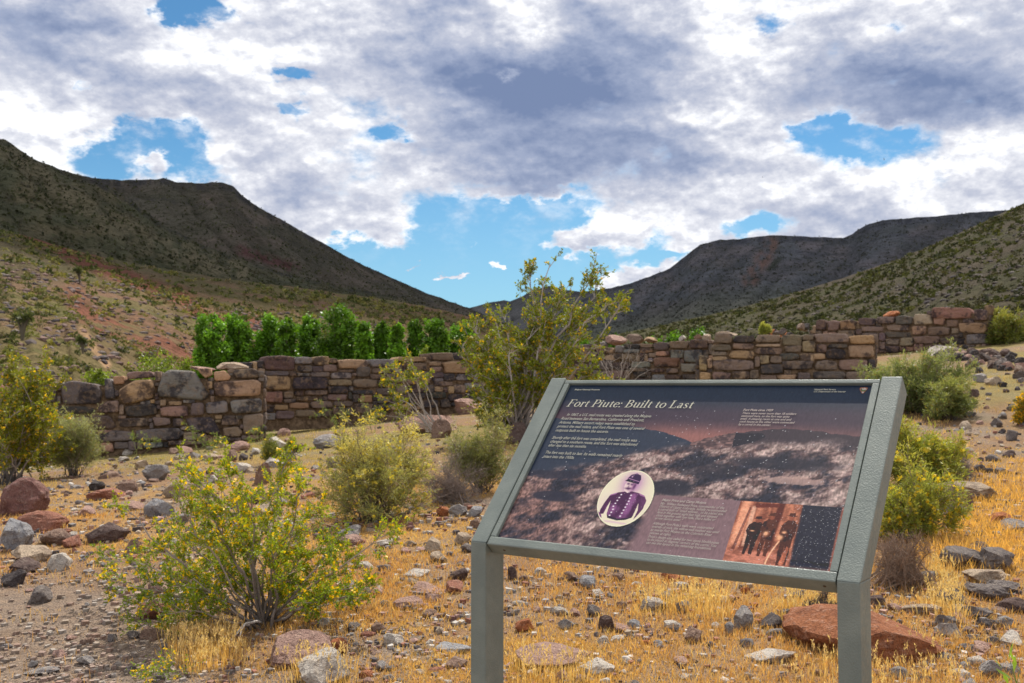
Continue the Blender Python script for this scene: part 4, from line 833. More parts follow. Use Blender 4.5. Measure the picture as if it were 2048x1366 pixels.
patch(40, [(1890, 760), (2048, 730), (2048, 960), (1960, 960)], (10, 28), ['gn', 'dk', 'gr', 'pk', 'bf', 'm'], 'on the far right slope below the rubble heap', 'small stones on the right slope', 207)

# gravel too small to count
def build_gravel():
    rs = np.random.default_rng(3)
    box = np.array([(x, y, z) for x in (-.5, .5) for y in (-.5, .5) for z in (-.5, .5)])
    F = np.array([(0, 1, 3, 2), (4, 6, 7, 5), (0, 4, 5, 1), (2, 3, 7, 6), (0, 2, 6, 4), (1, 5, 7, 3)])
    n = 110000
    px = rs.uniform(-350, 2400, n); Y = 1/(1/17.0+(1/2.9-1/17.0)*rs.uniform(size=n)**.85); X = Y*(px-1024)/FPX
    _, py = to_px(np.stack([X, Y, gz(X, Y)], -1))
    dens = fbm(X*1.4, Y*1.4, 0, 3, 21)
    path = sstep(py, 1120, 1200)*sstep(px, 520, 330)
    keep = (rs.uniform(size=n) < .20+.50*sstep(dens, .42, .6)-.05*path)
    X, Y, path = X[keep], Y[keep], path[keep]; n = len(X)
    s = (.005+.030*rs.uniform(size=n)**5.0)*np.clip(Y/5, .8, 1.7)
    V = box[None]*rs.uniform(.55, 1.0, (n, 8, 3))*(s[:, None]*np.stack([rs.uniform(.8, 1.4, n), rs.uniform(.8, 1.3, n), rs.uniform(.6, 1.1, n)], -1))[:, None]
    a = rs.uniform(0, 6.28, n); ca, sa = np.cos(a)[:, None], np.sin(a)[:, None]
    V = np.stack([V[..., 0]*ca-V[..., 1]*sa, V[..., 0]*sa+V[..., 1]*ca, V[..., 2]], -1)+np.stack([X, Y, gz(X, Y)+s*.18], -1)[:, None]
    pal = np.array([PAL[k] for k in ('gr', 'br', 'pk', 'gn', 'bf', 'wh', 'dk', 'mr', 'rd')]); C = pal[rs.integers(len(pal), size=n)]*rs.uniform(.75, 1.15, (n, 1))
    C = C + (np.array([.32, .255, .20])-C)*(path*.6)[:, None]
    g = Geo(); g.add(V, (F[None]+8*np.arange(n)[:, None, None]).reshape(-1, 4), C=np.repeat(C, 8, 0)); o = g.obj('gravel', M_GRAVEL); o['kind'] = 'stuff'
build_gravel()
def build_rubble():
    import bmesh
    rs = np.random.default_rng(33); bm = bmesh.new(); bmesh.ops.create_icosphere(bm, subdivisions=2, radius=.5)
    V0 = np.array([v.co for v in bm.verts]); T0 = np.array([[v.index for v in f.verts] for f in bm.faces]); bm.free()
    shapes = []
    for i in range(10):
        V = V0.copy()
        for k in range(12):
            n = unit(rs.normal(size=3)); h = rs.uniform(.26, .42); V = V - np.clip(V@n-h, 0, None)[:, None]*n
        shapes.append(V)
    n = 5200; px = rs.uniform(-350, 2400, n); Y = 1/(1/20.0+(1/2.9-1/20.0)*rs.uniform(size=n)**.9); X = Y*(px-1024)/FPX
    _, py = to_px(np.stack([X, Y, gz(X, Y)], -1)); dens = fbm(X*.9+4, Y*.9, 0, 3, 61)
    keep = rs.uniform(size=n) < (.10+.90*sstep(dens, .47, .62))*(1-.8*sstep(py, 1120, 1200)*sstep(px, 520, 330)); g = Geo()
    pal = [PAL[k] for k in ('gr', 'br', 'pk', 'gn', 'bf', 'wh', 'dk', 'pk', 'bf', 'm', 'br')]
    for x, y in zip(X[keep], Y[keep]):
        s = (.018+.040*rs.uniform()**2.2)*min(2.0, max(.9, y/6)); a = rs.uniform(0, 6.28); ca, sa = math.cos(a), math.sin(a)
        V = shapes[rs.integers(10)]*np.array([1.3, 1.0, .8])*s; V = np.stack([V[:, 0]*ca-V[:, 1]*sa, V[:, 0]*sa+V[:, 1]*ca, V[:, 2]], -1)
        g.add(V+[x, y, float(gz(x, y))+s*.12], T=T0, C=np.array(pal[rs.integers(len(pal))])*rs.uniform(.8, 1.15))
    o = g.obj('scattered_rubble', M_GRAVEL); o['kind'] = 'stuff'
build_rubble()
# ------------------------------------------------------------------ dry grass
def build_grass():
    rs = np.random.default_rng(4)
    def tufts(n, ymin, ymax, pw=.8):
        px = rs.uniform(-350, 2400, n); Y = 1/(1/ymax+(1/ymin-1/ymax)*rs.uniform(size=n)**pw); X = Y*(px-1024)/FPX
        Z = gz(X, Y); _, py = to_px(np.stack([X, Y, Z], -1)); return px, py, X, Y, Z
    def blades(g, X, Y, Z, h, w, nb, cols, spread, bend=.5):
        n = len(X); k = np.repeat(np.arange(n), nb); m = len(k)
        a = rs.uniform(0, 6.28, m); rr = spread*np.sqrt(rs.uniform(size=m))
        bx, by = X[k]+np.cos(a)*rr*h[k]*1.5, Y[k]+np.sin(a)*rr*h[k]*1.5; bz = gz(bx, by)-.004
        H = h[k]*rs.uniform(.5, 1.15, m); a2 = a+rs.normal(0, .8, m); ln = H*bend*rs.uniform(.1, 1, m)
        wd = w*rs.uniform(.7, 1.3, m)*np.clip(Y[k]/4.5, .8, 3); sx, sy = -np.sin(a2+rs.normal(0, 1, m))*wd, np.cos(a2)*wd*.4
        B = np.stack([bx, by, bz], -1); D = np.stack([np.cos(a2)*ln, np.sin(a2)*ln, H], -1); S = np.stack([sx, sy, 0*sx], -1)
        Mi = B + D*np.array([.38, .38, .58]); Tp = B + D
        V = np.stack([B-S*.8, B+S*.8, Mi+S, Mi-S, Tp], 1)
        i = np.arange(m)[:, None]*5
        c = cols[k]*rs.uniform(.72, 1.28, (m, 1))
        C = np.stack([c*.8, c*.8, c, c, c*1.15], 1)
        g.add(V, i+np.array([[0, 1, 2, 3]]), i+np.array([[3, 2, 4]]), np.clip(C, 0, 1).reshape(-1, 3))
    gold = np.array([.66, .39, .11]); straw = np.array([.72, .53, .26]); orange = np.array([.58, .30, .095]); green = np.array([.28, .30, .055])
    g = Geo()
    px, py, X, Y, Z = tufts(84000, 2.9, 32)
    n1 = fbm(X*1.1, Y*1.1, 0, 3, 23); n2 = fbm(X*.5+9, Y*.5, 0, 3, 24)
    path = sstep(py, 1130, 1200)*sstep(px, 520, 360)
    P = .20+.68*sstep(n1, .45, .60)
    hot = sstep(px, 1800, 1900)*sstep(py, 900, 960)*sstep(py, 1180, 1110)                # the dense stand at the right
    P = P + hot*.9 + .30*sstep(px, 1000, 1100)*sstep(py, 1130, 1180)
    P = P*(1-.93*path)*(1-.45*sstep(py, 930, 860))*(1-.45*sstep(px, 660, 560)*sstep(py, 1130, 960))
    keep = rs.uniform(size=len(X)) < P
    X, Y, Z, px, py, n2, hot = [q[keep] for q in (X, Y, Z, px, py, n2, hot)]
    gr = sstep(Y, 9, 15); py = np.where(Y > 15, 1000, py)
    c = lerp(gold, orange, sstep(n2, .42, .6)); c = lerp(c, straw, rs.uniform(size=len(X))**3); c = lerp(c, lerp(green, straw, rs.uniform(size=len(X))*.8), gr*.8*(1-.5*sstep(px, 1500, 1900))); c = lerp(c, gold*1.1, hot)
    h = rs.uniform(.014, .048, len(X))*(1+1.6*hot)*(1+.3*gr)*(.8+.5*sstep(n2, .4, .6))
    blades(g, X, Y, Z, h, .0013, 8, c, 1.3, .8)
    # taller seeded tufts by the sign's foot and under the flowering bush
    bx, by = [], []
    for poly, n in (([(1650, 1300), (1900, 1290), (1930, 1400), (1560, 1420)], 46), ([(1030, 1330), (1180, 1330), (1180, 1390), (1030, 1390)], 26), ([(330, 1265), (470, 1260), (480, 1340), (350, 1350)], 90), ([(1270, 1190), (1450, 1190), (1450, 1240), (1260, 1240)], 60), ([(1560, 1200), (1690, 1210), (1660, 1260), (1560, 1250)], 40), ([(1850, 1110), (1910, 1160), (1930, 1260), (1850, 1230)], 60), ([(560, 1330), (720, 1350), (720, 1380), (560, 1380)], 30)):
        A = np.array(poly); t = 0
        while t < n:
            x, y = rs.uniform(A[:, 0].min(), A[:, 0].max()), rs.uniform(A[:, 1].min(), A[:, 1].max())
            if inpoly(np.array([x]), np.array([y]), poly)[0]:
                q = ground_at(x, y); bx.append(q[0]); by.append(q[1]); t += 1
    bx, by = np.array(bx), np.array(by); hh = rs.uniform(.05, .11, len(bx))
    cc = lerp(gold, straw, rs.uniform(size=len(bx)))
    blades(g, bx, by, gz(bx, by), hh, .0016, 14, cc, .5, .35)
    k = np.repeat(np.arange(len(bx)), 3); tp = np.stack([bx[k]+rs.normal(0, .03, len(k)), by[k]+rs.normal(0, .03, len(k)), gz(bx[k], by[k])+hh[k]*1.0], -1)
    for j in range(6): add_leaves(g, tp+np.array([0, 0, .006*j]), .016, straw, rs, .35, .2, np.tile([0, 0, 1.], (len(tp), 1)))
    o = g.obj('dry_grass', M_GRASS); tag(o, kind='stuff')
build_grass()

# ------------------------------------------------------------------ scrub and stones on the hillsides
def build_scrub():
    rs = np.random.default_rng(6)
    for V, ppx, ppy, n, name, cols, lab, lo, hi in ((*L1, 9000, 'left hill', [(.17, .175, .05), (.24, .22, .06), (.10, .115, .032), (.075, .09, .028), (.20, .165, .09)], 'left', -600, 1150), (*R1, 12000, 'right hill', [(.055, .064, .02), (.085, .09, .026), (.038, .044, .018), (.07, .064, .03)], 'right', 1200, 2700)):
        ny, nx, _ = V.shape; g = Geo(); st = Geo()
        top = int(ny*.86)
        big = []
        for i in range(n):
            for _ in range(30):
                a, b = rs.integers(0, top), rs.integers(1, nx-1)
                if lo < ppx[a, b] < hi and ppy[a, b] < 800: break
            p = V[a, b]+ (V[min(a+1, ny-1), b]-V[a, b])*rs.uniform(); d = p[1]
            s = rs.uniform(.26, .85)*(1+d/260)*(.7 if d < 60 else 1); dense = fbm(p[0]*.05, p[1]*.05, 0, 3, 55)
            if rs.uniform() > .25+1.2*sstep(dense, .4, .62): continue
            c = np.array(cols[rs.integers(len(cols))])*rs.uniform(.8, 1.2)
            if lab == 'left' and seg_dist(ppx[a, b], ppy[a, b], [(150, 585), (172, 620), (205, 650), (270, 668), (330, 690), (400, 715)]) < 17 and rs.uniform() < .9: continue
            m = 70 if d < 70 else (34 if d < 160 else 16)
            dv = unit(rs.normal(size=(m, 3))); dv[:, 2] = np.abs(dv[:, 2])
            add_leaves(g, p+dv*s*rs.uniform(.35, 1, (m, 1))*np.array([.62, .62, .55])-[0, 0, .05], s*(.22 if m > 60 else .32 if m > 20 else .55), c, rs, .7, .4)
        box = ROCKS[14].vertices; RV = np.empty(len(box)*3); box.foreach_get('co', RV); RV = RV.reshape(-1, 3)
        ico = __import__('bmesh').new(); __import__('bmesh').ops.create_icosphere(ico, subdivisions=1, radius=.5)
        IV = np.array([v.co for v in ico.verts]); IT = np.array([[v.index for v in f.verts] for f in ico.faces]); ico.free()
        for i in range(2600):
            for _ in range(30):
                a, b = rs.integers(0, int(ny*.6)), rs.integers(1, nx-1)
                if lo < ppx[a, b] < hi and ppy[a, b] < 800: break
            p = V[a, b]; s = rs.uniform(.2, .9)*(1+p[1]/260)*(.75 if p[1] < 60 else 1)
            W = IV*rs.uniform(.6, 1.1, (len(IV), 1))*s*np.array([1.2, 1, .65])
            pal = [(.21, .135, .11), (.08, .065, .068), (.18, .145, .13), (.15, .10, .085)] if lab == 'left' else [(.10, .08, .066), (.06, .05, .05), (.13, .11, .095)]
            st.add(W+p, T=IT, C=np.array(pal[rs.integers(len(pal))])*rs.uniform(.8, 1.2))
        o = g.obj('hillside_scrub', M_SCRUB); tag(o, kind='stuff')
        o = st.obj('hillside_stones', M_GRAVEL); tag(o, kind='stuff')
build_scrub()
def far_scrub(V, ppx, ppy, n, size, cols, seed):
    rs = np.random.default_rng(seed); ny, nx, _ = V.shape; g = Geo()
    a, b = rs.integers(0, int(ny*.92), n*3), rs.integers(1, nx-1, n*3)
    ok = (ppx[a, b] > -150) & (ppx[a, b] < 2200) & (ppy[a, b] < 720); a, b = a[ok][:n], b[ok][:n]; m = len(a)
    jit = rs.uniform(size=(m, 1)); P = V[a, b]*(1-jit)+V[np.minimum(a+1, ny-1), b]*jit; P = P + (V[a, b-1]-V[a, b])*rs.uniform(-.9, .9, (m, 1))*[1, 0, 0]
    c = np.array(cols)[rs.integers(len(cols), size=m)]; sc = size*rs.uniform(.4, 1.2, m)
    for k in range(5): add_leaves(g, P+rs.normal(0, .25, (m, 3))*sc[:, None]+[0, 0, .1], sc, c, rs, .8, .3)
    tag(g.obj('mountain_scrub', M_SCRUB), kind='stuff')
FS = [(.05, .055, .025), (.07, .075, .035), (.035, .04, .02), (.09, .08, .055)]
far_scrub(*L2, 7500, 1.9, FS, 71); far_scrub(*L3, 9000, 2.3, FS, 72); far_scrub(*R2, 9000, 2.6, [(.06, .066, .055), (.085, .086, .075), (.05, .052, .05)], 73)
def yucca(px, py, hpx, d, label, seed):
    rs = np.random.default_rng(seed)
    p = at_d(px, py, d); h = hpx*d/FPX; root = thing('yucca', label, 'yucca', p, 'yuccas on the left hillside')
    st, lf = Geo(), Geo()
    heads = [np.array([0, 0, h*.7])]+[np.array([rs.uniform(-.4, .4)*h, rs.uniform(-.3, .3)*h, h*rs.uniform(.55, .95)]) for _ in range(4)]
    for hd in heads:
        add_tube(st, bez(np.array([0, 0, -.3*h]), np.array([hd[0]*.2, hd[1]*.2, h*.4]), hd, 6), h*.07, h*.05, 6, (.12, .10, .07))
        m = 110; dv = unit(rs.normal(size=(m, 3))+np.array([0, 0, .4])); add_leaves(lf, hd+dv*.02*h, h*.30, (.10, .12, .045), rs, .14, .35, dv)
    st.obj('trunk', M_BARK, root); lf.obj('leaves', M_LEAF, root)
yucca(45, 668, 44, 62, 'dark branching yucca low on the left hillside above the left wall', 1)
yucca(166, 700, 26, 70, 'small grey yucca stump beside the red soil path on the left hillside', 2)
yucca(160, 560, 24, 190, 'dark yucca higher up at the top end of the red soil streak', 3)

# ------------------------------------------------------------------ shrubs, hand placed
rs = np.random.default_rng(12)
CRE, CRE2, YEL = (.22, .31, .012), (.21, .215, .025), (.95, .62, .012)
B = ground_at(530, 1252)
tips = [(236, 1000), (196, 1112), (226, 1158), (338, 910), (388, 950), (446, 902), (414, 930), (500, 960), (585, 892), (562, 920), (604, 960), (314, 1036), (352, 1000), (420, 1010), (470, 1000), (540, 990), (590, 1040), (640, 1010), (266, 1252), (288, 1186), (330, 1100), (368, 1070), (440, 1080), (500, 1060), (560, 1070), (650, 1080), (700, 1120), (760, 1160), (722, 1170), (700, 1194), (640, 1150), (600, 1110), (690, 1060), (330, 1160), (380, 1150), (430, 1140), (350, 1215), (600, 1190), (660, 1195), (500, 1150), (560, 1140), (806, 1050)]
tips = [(530+(x-530)*.96, 1252+(y-1252)*.94) for x, y in tips]; T = px_tips(tips, B[1]+.05, rs, .42)
bush('creosote_bush', 'large green bush full of yellow flowers with bare black stems, left of the sign', 'shrub', B, T, 301, leaf=.0115, leafcol=CRE, nsub=11, ntwig=7, nleaf=20, flowers=.34, fcol=YEL, bare=.36, r0=.0075, sublen=.135, twiglen=.055, stemcol=(.34, .28, .24), spread=.045, aspect=.6, tipcol=(.40, .46, .016), fsize=1.55, leafvar=.45)
b2 = bush('fallen_branch', 'pale bare branch drooping down to the grass from the large flowering bush', 'branch', B+np.array([-.05, -.05, .02]), [at_d(468, 1345, B[1]-.45), at_d(398, 1366, B[1]-.55), at_d(440, 1318, B[1]-.4)], 302, leaf=.011, leafcol=CRE, nsub=2, ntwig=3, nleaf=8, flowers=.6, fcol=YEL, bare=.85, r0=.008, bow=.35, stemcol=(.45, .40, .36), sublen=.12, darkbase=False)
bush('creosote_sprig', 'low yellow-flowered sprig on the ground at the bottom left', 'shrub', ground_at(340, 1362), px_tips([(300, 1340), (345, 1330), (370, 1345), (285, 1362)], ground_at(340, 1362)[1], rs, .1), 303, leaf=.011, leafcol=CRE, nsub=5, ntwig=4, nleaf=10, flowers=.6, fcol=YEL, r0=.004, sublen=.1, stemcol=(.36, .31, .27))
# tall creosote behind the upper left of the sign
B = np.array([at_d(1040, 900, 14.5)[0], 14.5, float(gz(at_d(1040, 900, 14.5)[0], 14.5))])
tips = [(1100, 530), (1060, 545), (1128, 570), (1185, 545), (1192, 565), (1240, 612), (1220, 600), (1170, 610), (1075, 620), (1110, 605), (1140, 640), (955, 640), (985, 630), (1010, 640), (940, 690), (925, 690), (975, 680), (1040, 665), (1070, 660), (1095, 690), (1000, 720), (960, 740), (1040, 720), (1080, 730), (1130, 720), (1180, 740), (1150, 690), (1200, 760), (1000, 780), (1050, 790), (980, 830), (1010, 800), (960, 800), (1100, 780), (990, 760), (1020, 850), (970, 720), (1050, 690), (1110, 750)]
bush('creosote_bush', 'tall loose yellow-flowered bush rising above the back wall and the sign\'s upper left corner', 'shrub', B, px_tips(tips, 14.4, rs, .5), 304, leaf=.036, leafcol=(.22, .26, .018), nsub=13, ntwig=5, nleaf=14, flowers=.26, fcol=(.70, .46, .02), bare=.45, r0=.021, sublen=.27, twiglen=.12, stemcol=(.42, .37, .34), spread=.12, aspect=.62, bow=.05, fsize=1.1)
B = np.array([*at_d(868, 862, 16.2)[:2], 0]); B[2] = at_d(868, 862, 16.2)[2]
bush('creosote_bush', 'slender leaning bush with bare grey stems and yellow flowers in front of the back wall', 'shrub', B, px_tips([(760, 738), (782, 725), (800, 752), (772, 770), (818, 715), (838, 752), (848, 765), (826, 735), (770, 800), (800, 800), (790, 825), (755, 830)], 16.0, rs, .2), 305, leaf=.036, leafcol=(.22, .26, .018), nsub=5, ntwig=4, nleaf=9, flowers=.4, fcol=(.80, .55, .02), bare=.68, r0=.014, sublen=.20, twiglen=.11, stemcol=(.45, .40, .37), spread=.1, aspect=.62, bow=.16, darkbase=False)
# bush cut by the left picture edge
B = ground_at(20, 968); 
tips = [(30, 742), (60, 748), (95, 735), (15, 760), (80, 775), (108, 775), (60, 800), (-20, 790), (85, 838), (20, 835), (50, 850), (75, 880), (100, 900), (10, 890), (40, 920), (-30, 850), (-60, 800), (-40, 900), (70, 850), (25, 870), (90, 870), (45, 820)]
bush('creosote_bush', 'yellow-flowered bush cut by the left edge of the picture in front of the left wall', 'shrub', B, px_tips(tips, B[1], rs, .4), 306, leaf=.034, leafcol=(.23, .25, .02), nsub=12, ntwig=6, nleaf=13, flowers=.34, fcol=(.80, .53, .02), bare=.4, r0=.013, sublen=.26, twiglen=.11, stemcol=(.36, .31, .28), spread=.08, aspect=.62)
def dome(name, label, px, py, w, h, seed, col, tipc, n=46, leaf=.03, group=None, flowers=0, nleaf=12, nsub=8, ntwig=4, aspect=.2, stem=(.26, .21, .17), bare=.35, fcol=(.62, .50, .06), lo=.12, r0=.006, d=None):
    b = ground_at(px, py) if d is None else np.array([*at_d(px, py, d)[:2], float(gz(*at_d(px, py, d)[:2]))])
    k = b[1]/FPX; r_ = np.random.default_rng(seed)
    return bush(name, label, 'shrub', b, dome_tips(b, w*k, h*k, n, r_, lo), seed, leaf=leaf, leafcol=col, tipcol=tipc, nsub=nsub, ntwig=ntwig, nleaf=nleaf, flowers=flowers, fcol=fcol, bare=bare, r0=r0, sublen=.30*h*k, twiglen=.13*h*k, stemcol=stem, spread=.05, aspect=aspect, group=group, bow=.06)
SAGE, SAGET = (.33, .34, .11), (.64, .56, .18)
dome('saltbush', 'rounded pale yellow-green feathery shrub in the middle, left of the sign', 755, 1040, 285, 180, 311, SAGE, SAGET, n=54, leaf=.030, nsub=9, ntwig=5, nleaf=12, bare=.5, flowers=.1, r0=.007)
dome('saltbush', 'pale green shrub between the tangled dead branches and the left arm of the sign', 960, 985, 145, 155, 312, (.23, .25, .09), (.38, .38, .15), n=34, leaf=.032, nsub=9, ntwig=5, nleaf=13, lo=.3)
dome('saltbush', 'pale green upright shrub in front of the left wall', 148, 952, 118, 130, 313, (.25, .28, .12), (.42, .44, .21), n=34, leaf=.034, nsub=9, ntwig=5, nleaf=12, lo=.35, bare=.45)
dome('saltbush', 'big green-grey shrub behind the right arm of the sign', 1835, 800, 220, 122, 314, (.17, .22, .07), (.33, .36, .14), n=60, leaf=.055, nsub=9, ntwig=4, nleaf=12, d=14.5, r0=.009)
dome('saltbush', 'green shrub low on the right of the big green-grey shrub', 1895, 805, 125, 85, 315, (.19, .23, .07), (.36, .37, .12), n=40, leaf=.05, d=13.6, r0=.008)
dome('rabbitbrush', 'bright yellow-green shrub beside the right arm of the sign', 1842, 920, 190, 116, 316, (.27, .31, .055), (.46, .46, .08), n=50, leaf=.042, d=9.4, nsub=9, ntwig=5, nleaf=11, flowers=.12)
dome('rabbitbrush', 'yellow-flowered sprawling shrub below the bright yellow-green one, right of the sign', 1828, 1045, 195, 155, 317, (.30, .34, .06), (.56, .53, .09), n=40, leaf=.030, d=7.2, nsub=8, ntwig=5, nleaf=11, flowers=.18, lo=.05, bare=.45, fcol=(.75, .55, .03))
dome('desert_shrub', 'olive green shrub on the slope beyond the far right wall', 2010, 705, 110, 62, 318, (.17, .20, .04), (.30, .30, .06), n=40, leaf=.10, d=27, r0=.012)
dome('desert_shrub', 'small green shrub growing on the corner of the middle walls', 1530, 668, 30, 20, 319, (.26, .30, .06), (.44, .45, .09), n=24, leaf=.05, d=21.5, nsub=5, ntwig=3)
bpy.context.view_layer.update()
for o in list(COL.objects):
    if o.get('label', '').startswith('small green shrub growing on the corner'): o.location = tuple(at_d(1530, 667, 21.2))
dome('desert_shrub', 'small green weed clump right of the left wall corner', 545, 930, 60, 62, 320, (.16, .19, .035), (.28, .29, .06), n=22, leaf=.03, flowers=.1)
dome('desert_shrub', 'small yellow-green shrub behind the rounded pale shrub', 585, 905, 40, 30, 321, (.2, .22, .05), (.36, .36, .09), n=18, leaf=.03)
dome('desert_shrub', 'green shrub at the foot of the tall flowering bush', 975, 850, 70, 50, 322, (.16, .19, .03), (.30, .30, .05), n=24, leaf=.04, flowers=.15)
dome('desert_shrub', 'dark green shrub at the foot of the rounded pale shrub, beside the grey slab', 690, 905, 40, 40, 323, (.12, .16, .03), (.2, .22, .04), n=18, leaf=.03)
dome('flowering_weed', 'small yellow-flowered plant cut by the right edge of the picture', 2046, 850, 34, 60, 324, (.2, .22, .04), (.4, .35, .05), n=14, leaf=.03, flowers=.7, fcol=(.85, .5, .02))
def dead(label, px, py, w, h, seed, col, n=40, lo=.1, d=None):
    b = ground_at(px, py) if d is None else np.array([*at_d(px, py, d)[:2], float(gz(*at_d(px, py, d)[:2]))]); k = b[1]/FPX; r_ = np.random.default_rng(seed)
    bush('dead_shrub', label, 'dead shrub', b, dome_tips(b, w*k, h*k, n, r_, lo), seed, nsub=12, ntwig=6, nleaf=0, bare=.15, r0=.006, sublen=.32*h*k, twiglen=.2*h*k, stemcol=col, spread=.1, bow=.2, darkbase=False)
dead('tangled dead grey branches behind the rounded pale shrub', 905, 1005, 150, 100, 331, (.27, .22, .19), 44)
dead('tangle of dry brown twigs below the yellow-flowered shrub right of the sign', 1800, 1160, 150, 110, 332, (.30, .21, .15), 60, d=5.9)
dead('low grey dry twigs between the yellow-green shrub and the golden grass', 1915, 960, 110, 60, 333, (.30, .25, .22), 36)
dead('dry twigs in the shade beneath the sign beside the right post', 1650, 1200, 110, 60, 334, (.14, .11, .09), 30, d=5.2)
# dry vine against the middle wall
V0 = at_d(1235, 800, 22.0)
bush('dry_vine', 'bare pale vine branches climbing the middle wall', 'vine', V0, [at_d(x, y, 22.3) for x, y in ((1195, 704), (1222, 722), (1262, 690), (1275, 712), (1310, 740), (1320, 765), (1215, 735), (1260, 730), (1245, 708), (1305, 722), (1205, 745))], 335, nsub=6, ntwig=3, nleaf=0, bare=.3, r0=.010, sublen=.30, twiglen=.18, stemcol=(.40, .34, .29), bow=.35, darkbase=False)
# thin weeds by the wall foot
def weed(label, px, py, tips, seed, d, leaf=.035, fl=.15):
    b = at_d(px, py, d); b[2] = float(gz(b[0], d))
    bush('tall_weed', label, 'weed', b, [at_d(x, y, d) for x, y in tips], seed, leaf=leaf, leafcol=(.20, .27, .07), nsub=7, ntwig=2, nleaf=6, flowers=fl, fcol=(.75, .55, .05), bare=.3, r0=.006, sublen=.12, twiglen=.08, stemcol=(.25, .27, .10), aspect=.3, group='thin weeds along the walls', darkbase=False)
weed('thin green weed leaning left in front of the left wall, near its middle', 412, 905, [(365, 845), (385, 868), (405, 880), (430, 885)], 341, 16.4)
weed('short pale weed at the foot of the right end of the left wall', 440, 905, [(433, 872), (446, 880), (425, 885)], 342, 16.6)
weed('thin green weed at the foot of the left wall left of its middle', 270, 905, [(262, 872), (290, 876), (315, 882)], 343, 16.0)
weed('tall thin weed with several upright stems before the back wall', 690, 850, [(648, 812), (676, 800), (690, 828), (640, 830), (665, 838)], 344, 18.5)
weed('single arching weed stem left of the slender leaning bush', 745, 850, [(725, 802), (735, 815), (750, 830)], 345, 18.0)
weed('green weed at the right corner of the left wall', 522, 890, [(505, 862), (520, 858), (540, 868), (500, 880)], 346, 16.8)
b = ground_at(2050, 1372)
bush('green_plant', 'fresh green leaf tips poking in at the lower right corner', 'plant', np.array([at_d(2056, 1385, 3.1)[0], 3.1, float(gz(1.6, 3.1))]), [at_d(2020, 1322, 3.1), at_d(2040, 1338, 3.05), at_d(2030, 1350, 3.1)], 351, leaf=.05, leafcol=(.25, .38, .05), nsub=5, ntwig=2, nleaf=4, bare=.3, r0=.003, sublen=.05, twiglen=.03, aspect=.25, stemcol=(.2, .3, .08))

# birds far off in the sky
def bird(px, py, d, span, label, roll, seed):
    p = at_d(px, py, d); root = thing('bird', label, 'bird', p, 'birds in the sky'); root.rotation_euler = (0, roll, seed)
    g = Geo(); a = np.linspace(0, 1, 7)
    add_tube(g, np.stack([0*a, (a-.5)*span*.42, 0*a], -1), np.array([.004, .035, .055, .06, .05, .03, .01])*span, 0, 8, (.03, .03, .03)); g.obj('body', M_DARK, root, True)
    for s in (-1, 1):
        w = Geo(); V = []; 
        for t, c, z in ((0, .17, 0), (.35, .2, .07), (.7, .14, .05), (1, .03, -.03)):
            V += [(s*(.04+t*.46)*span, (.06+c*.5-.06*t)*span, z*span), (s*(.04+t*.46)*span, (.06-c*.5-.10*t)*span, z*span-.004), (s*(.04+t*.46)*span, (.06-.05*t)*span, z*span+.012*span)]
        Q = []
        for i in range(3):
            A_, B_ = i*3, i*3+3; Q += [(A_, B_, B_+2, A_+2), (A_+2, B_+2, B_+1, A_+1), (A_+1, B_+1, B_, A_)]
        w.add(V, Q, C=(.03, .03, .03)); w.obj('wing', M_DARK, root)
bird(1768, 318, 120, .34, 'dark bird crossing the blue gap in the clouds at the right', 1.2, .6)
bird(1525, 354, 160, .26, 'tiny dark bird against the white cloud, between the other two', .9, 1.4)
bird(1108, 385, 150, .3, 'tiny dark bird over the blue sky near the middle', -.5, .3)
# ------------------------------------------------------------------ the information sign
YAW, TILT = 0.592, 0.8124
PW, PH = 0.900, 0.5732
SC_ = np.array([0.4434, 2.6459, EYE-0.2118])
rr = np.array([math.cos(YAW), -math.sin(YAW), 0]); hb = np.array([math.sin(YAW), math.cos(YAW), 0]); zz = np.array([0, 0, 1.])
uu = math.cos(TILT)*hb+math.sin(TILT)*zz; nn = -math.sin(TILT)*hb+math.cos(TILT)*zz
SB = np.array([SC_[0], SC_[1], float(gz(SC_[0], SC_[1]))])
SIGN = thing('information_sign', 'grey-green framed wayside information panel about the fort on two square posts', 'sign', SB)
def W3(a, b, c): return SC_ + rr*np.asarray(a)[..., None] + uu*np.asarray(b)[..., None] + nn*np.asarray(c)[..., None]
def solid(name, corners, mat, bev=.0025, label=None):
    """corners: 8 world points, front loop then back loop"""
    import bmesh
    bm = bmesh.new(); v = [bm.verts.new(tuple(np.asarray(p)-SB)) for p in corners]
    for f in ((0, 1, 2, 3), (7, 6, 5, 4), (0, 4, 5, 1), (1, 5, 6, 2), (2, 6, 7, 3), (3, 7, 4, 0)): bm.faces.new([v[i] for i in f])
    bmesh.ops.recalc_face_normals(bm, faces=bm.faces)
    bmesh.ops.bevel(bm, geom=list(bm.edges), offset=bev, segments=2, affect='EDGES', profile=.6)
    me = bpy.data.meshes.new(name); bm.to_mesh(me); bm.free(); me.materials.append(mat)
    return link(name, me, SIGN)
def bar(name, a0, a1, b0, b1, c0, c1, mat, bev=.0025):
    f = lambda c: [W3(a, b, c) for a, b in ((a0, b0), (a1, b0), (a1, b1), (a0, b1))]
    return solid(name, f(c1)+f(c0), mat, bev)
p2 = lambda b, c: (b*math.cos(TILT)-c*math.sin(TILT), b*math.sin(TILT)+c*math.cos(TILT))
D_POST, D_ARM = .088, .066
K = p2(-.311, .012); pb = p2(-.311, .012-D_ARM); tb = (K[0]+D_POST-pb[0])/math.cos(TILT); KB = (K[0]+D_POST, pb[1]+tb*math.sin(TILT))
TF, TB = p2(.308, .012), p2(.308, .012-D_ARM); zg = SB[2]-SC_[2]-.25
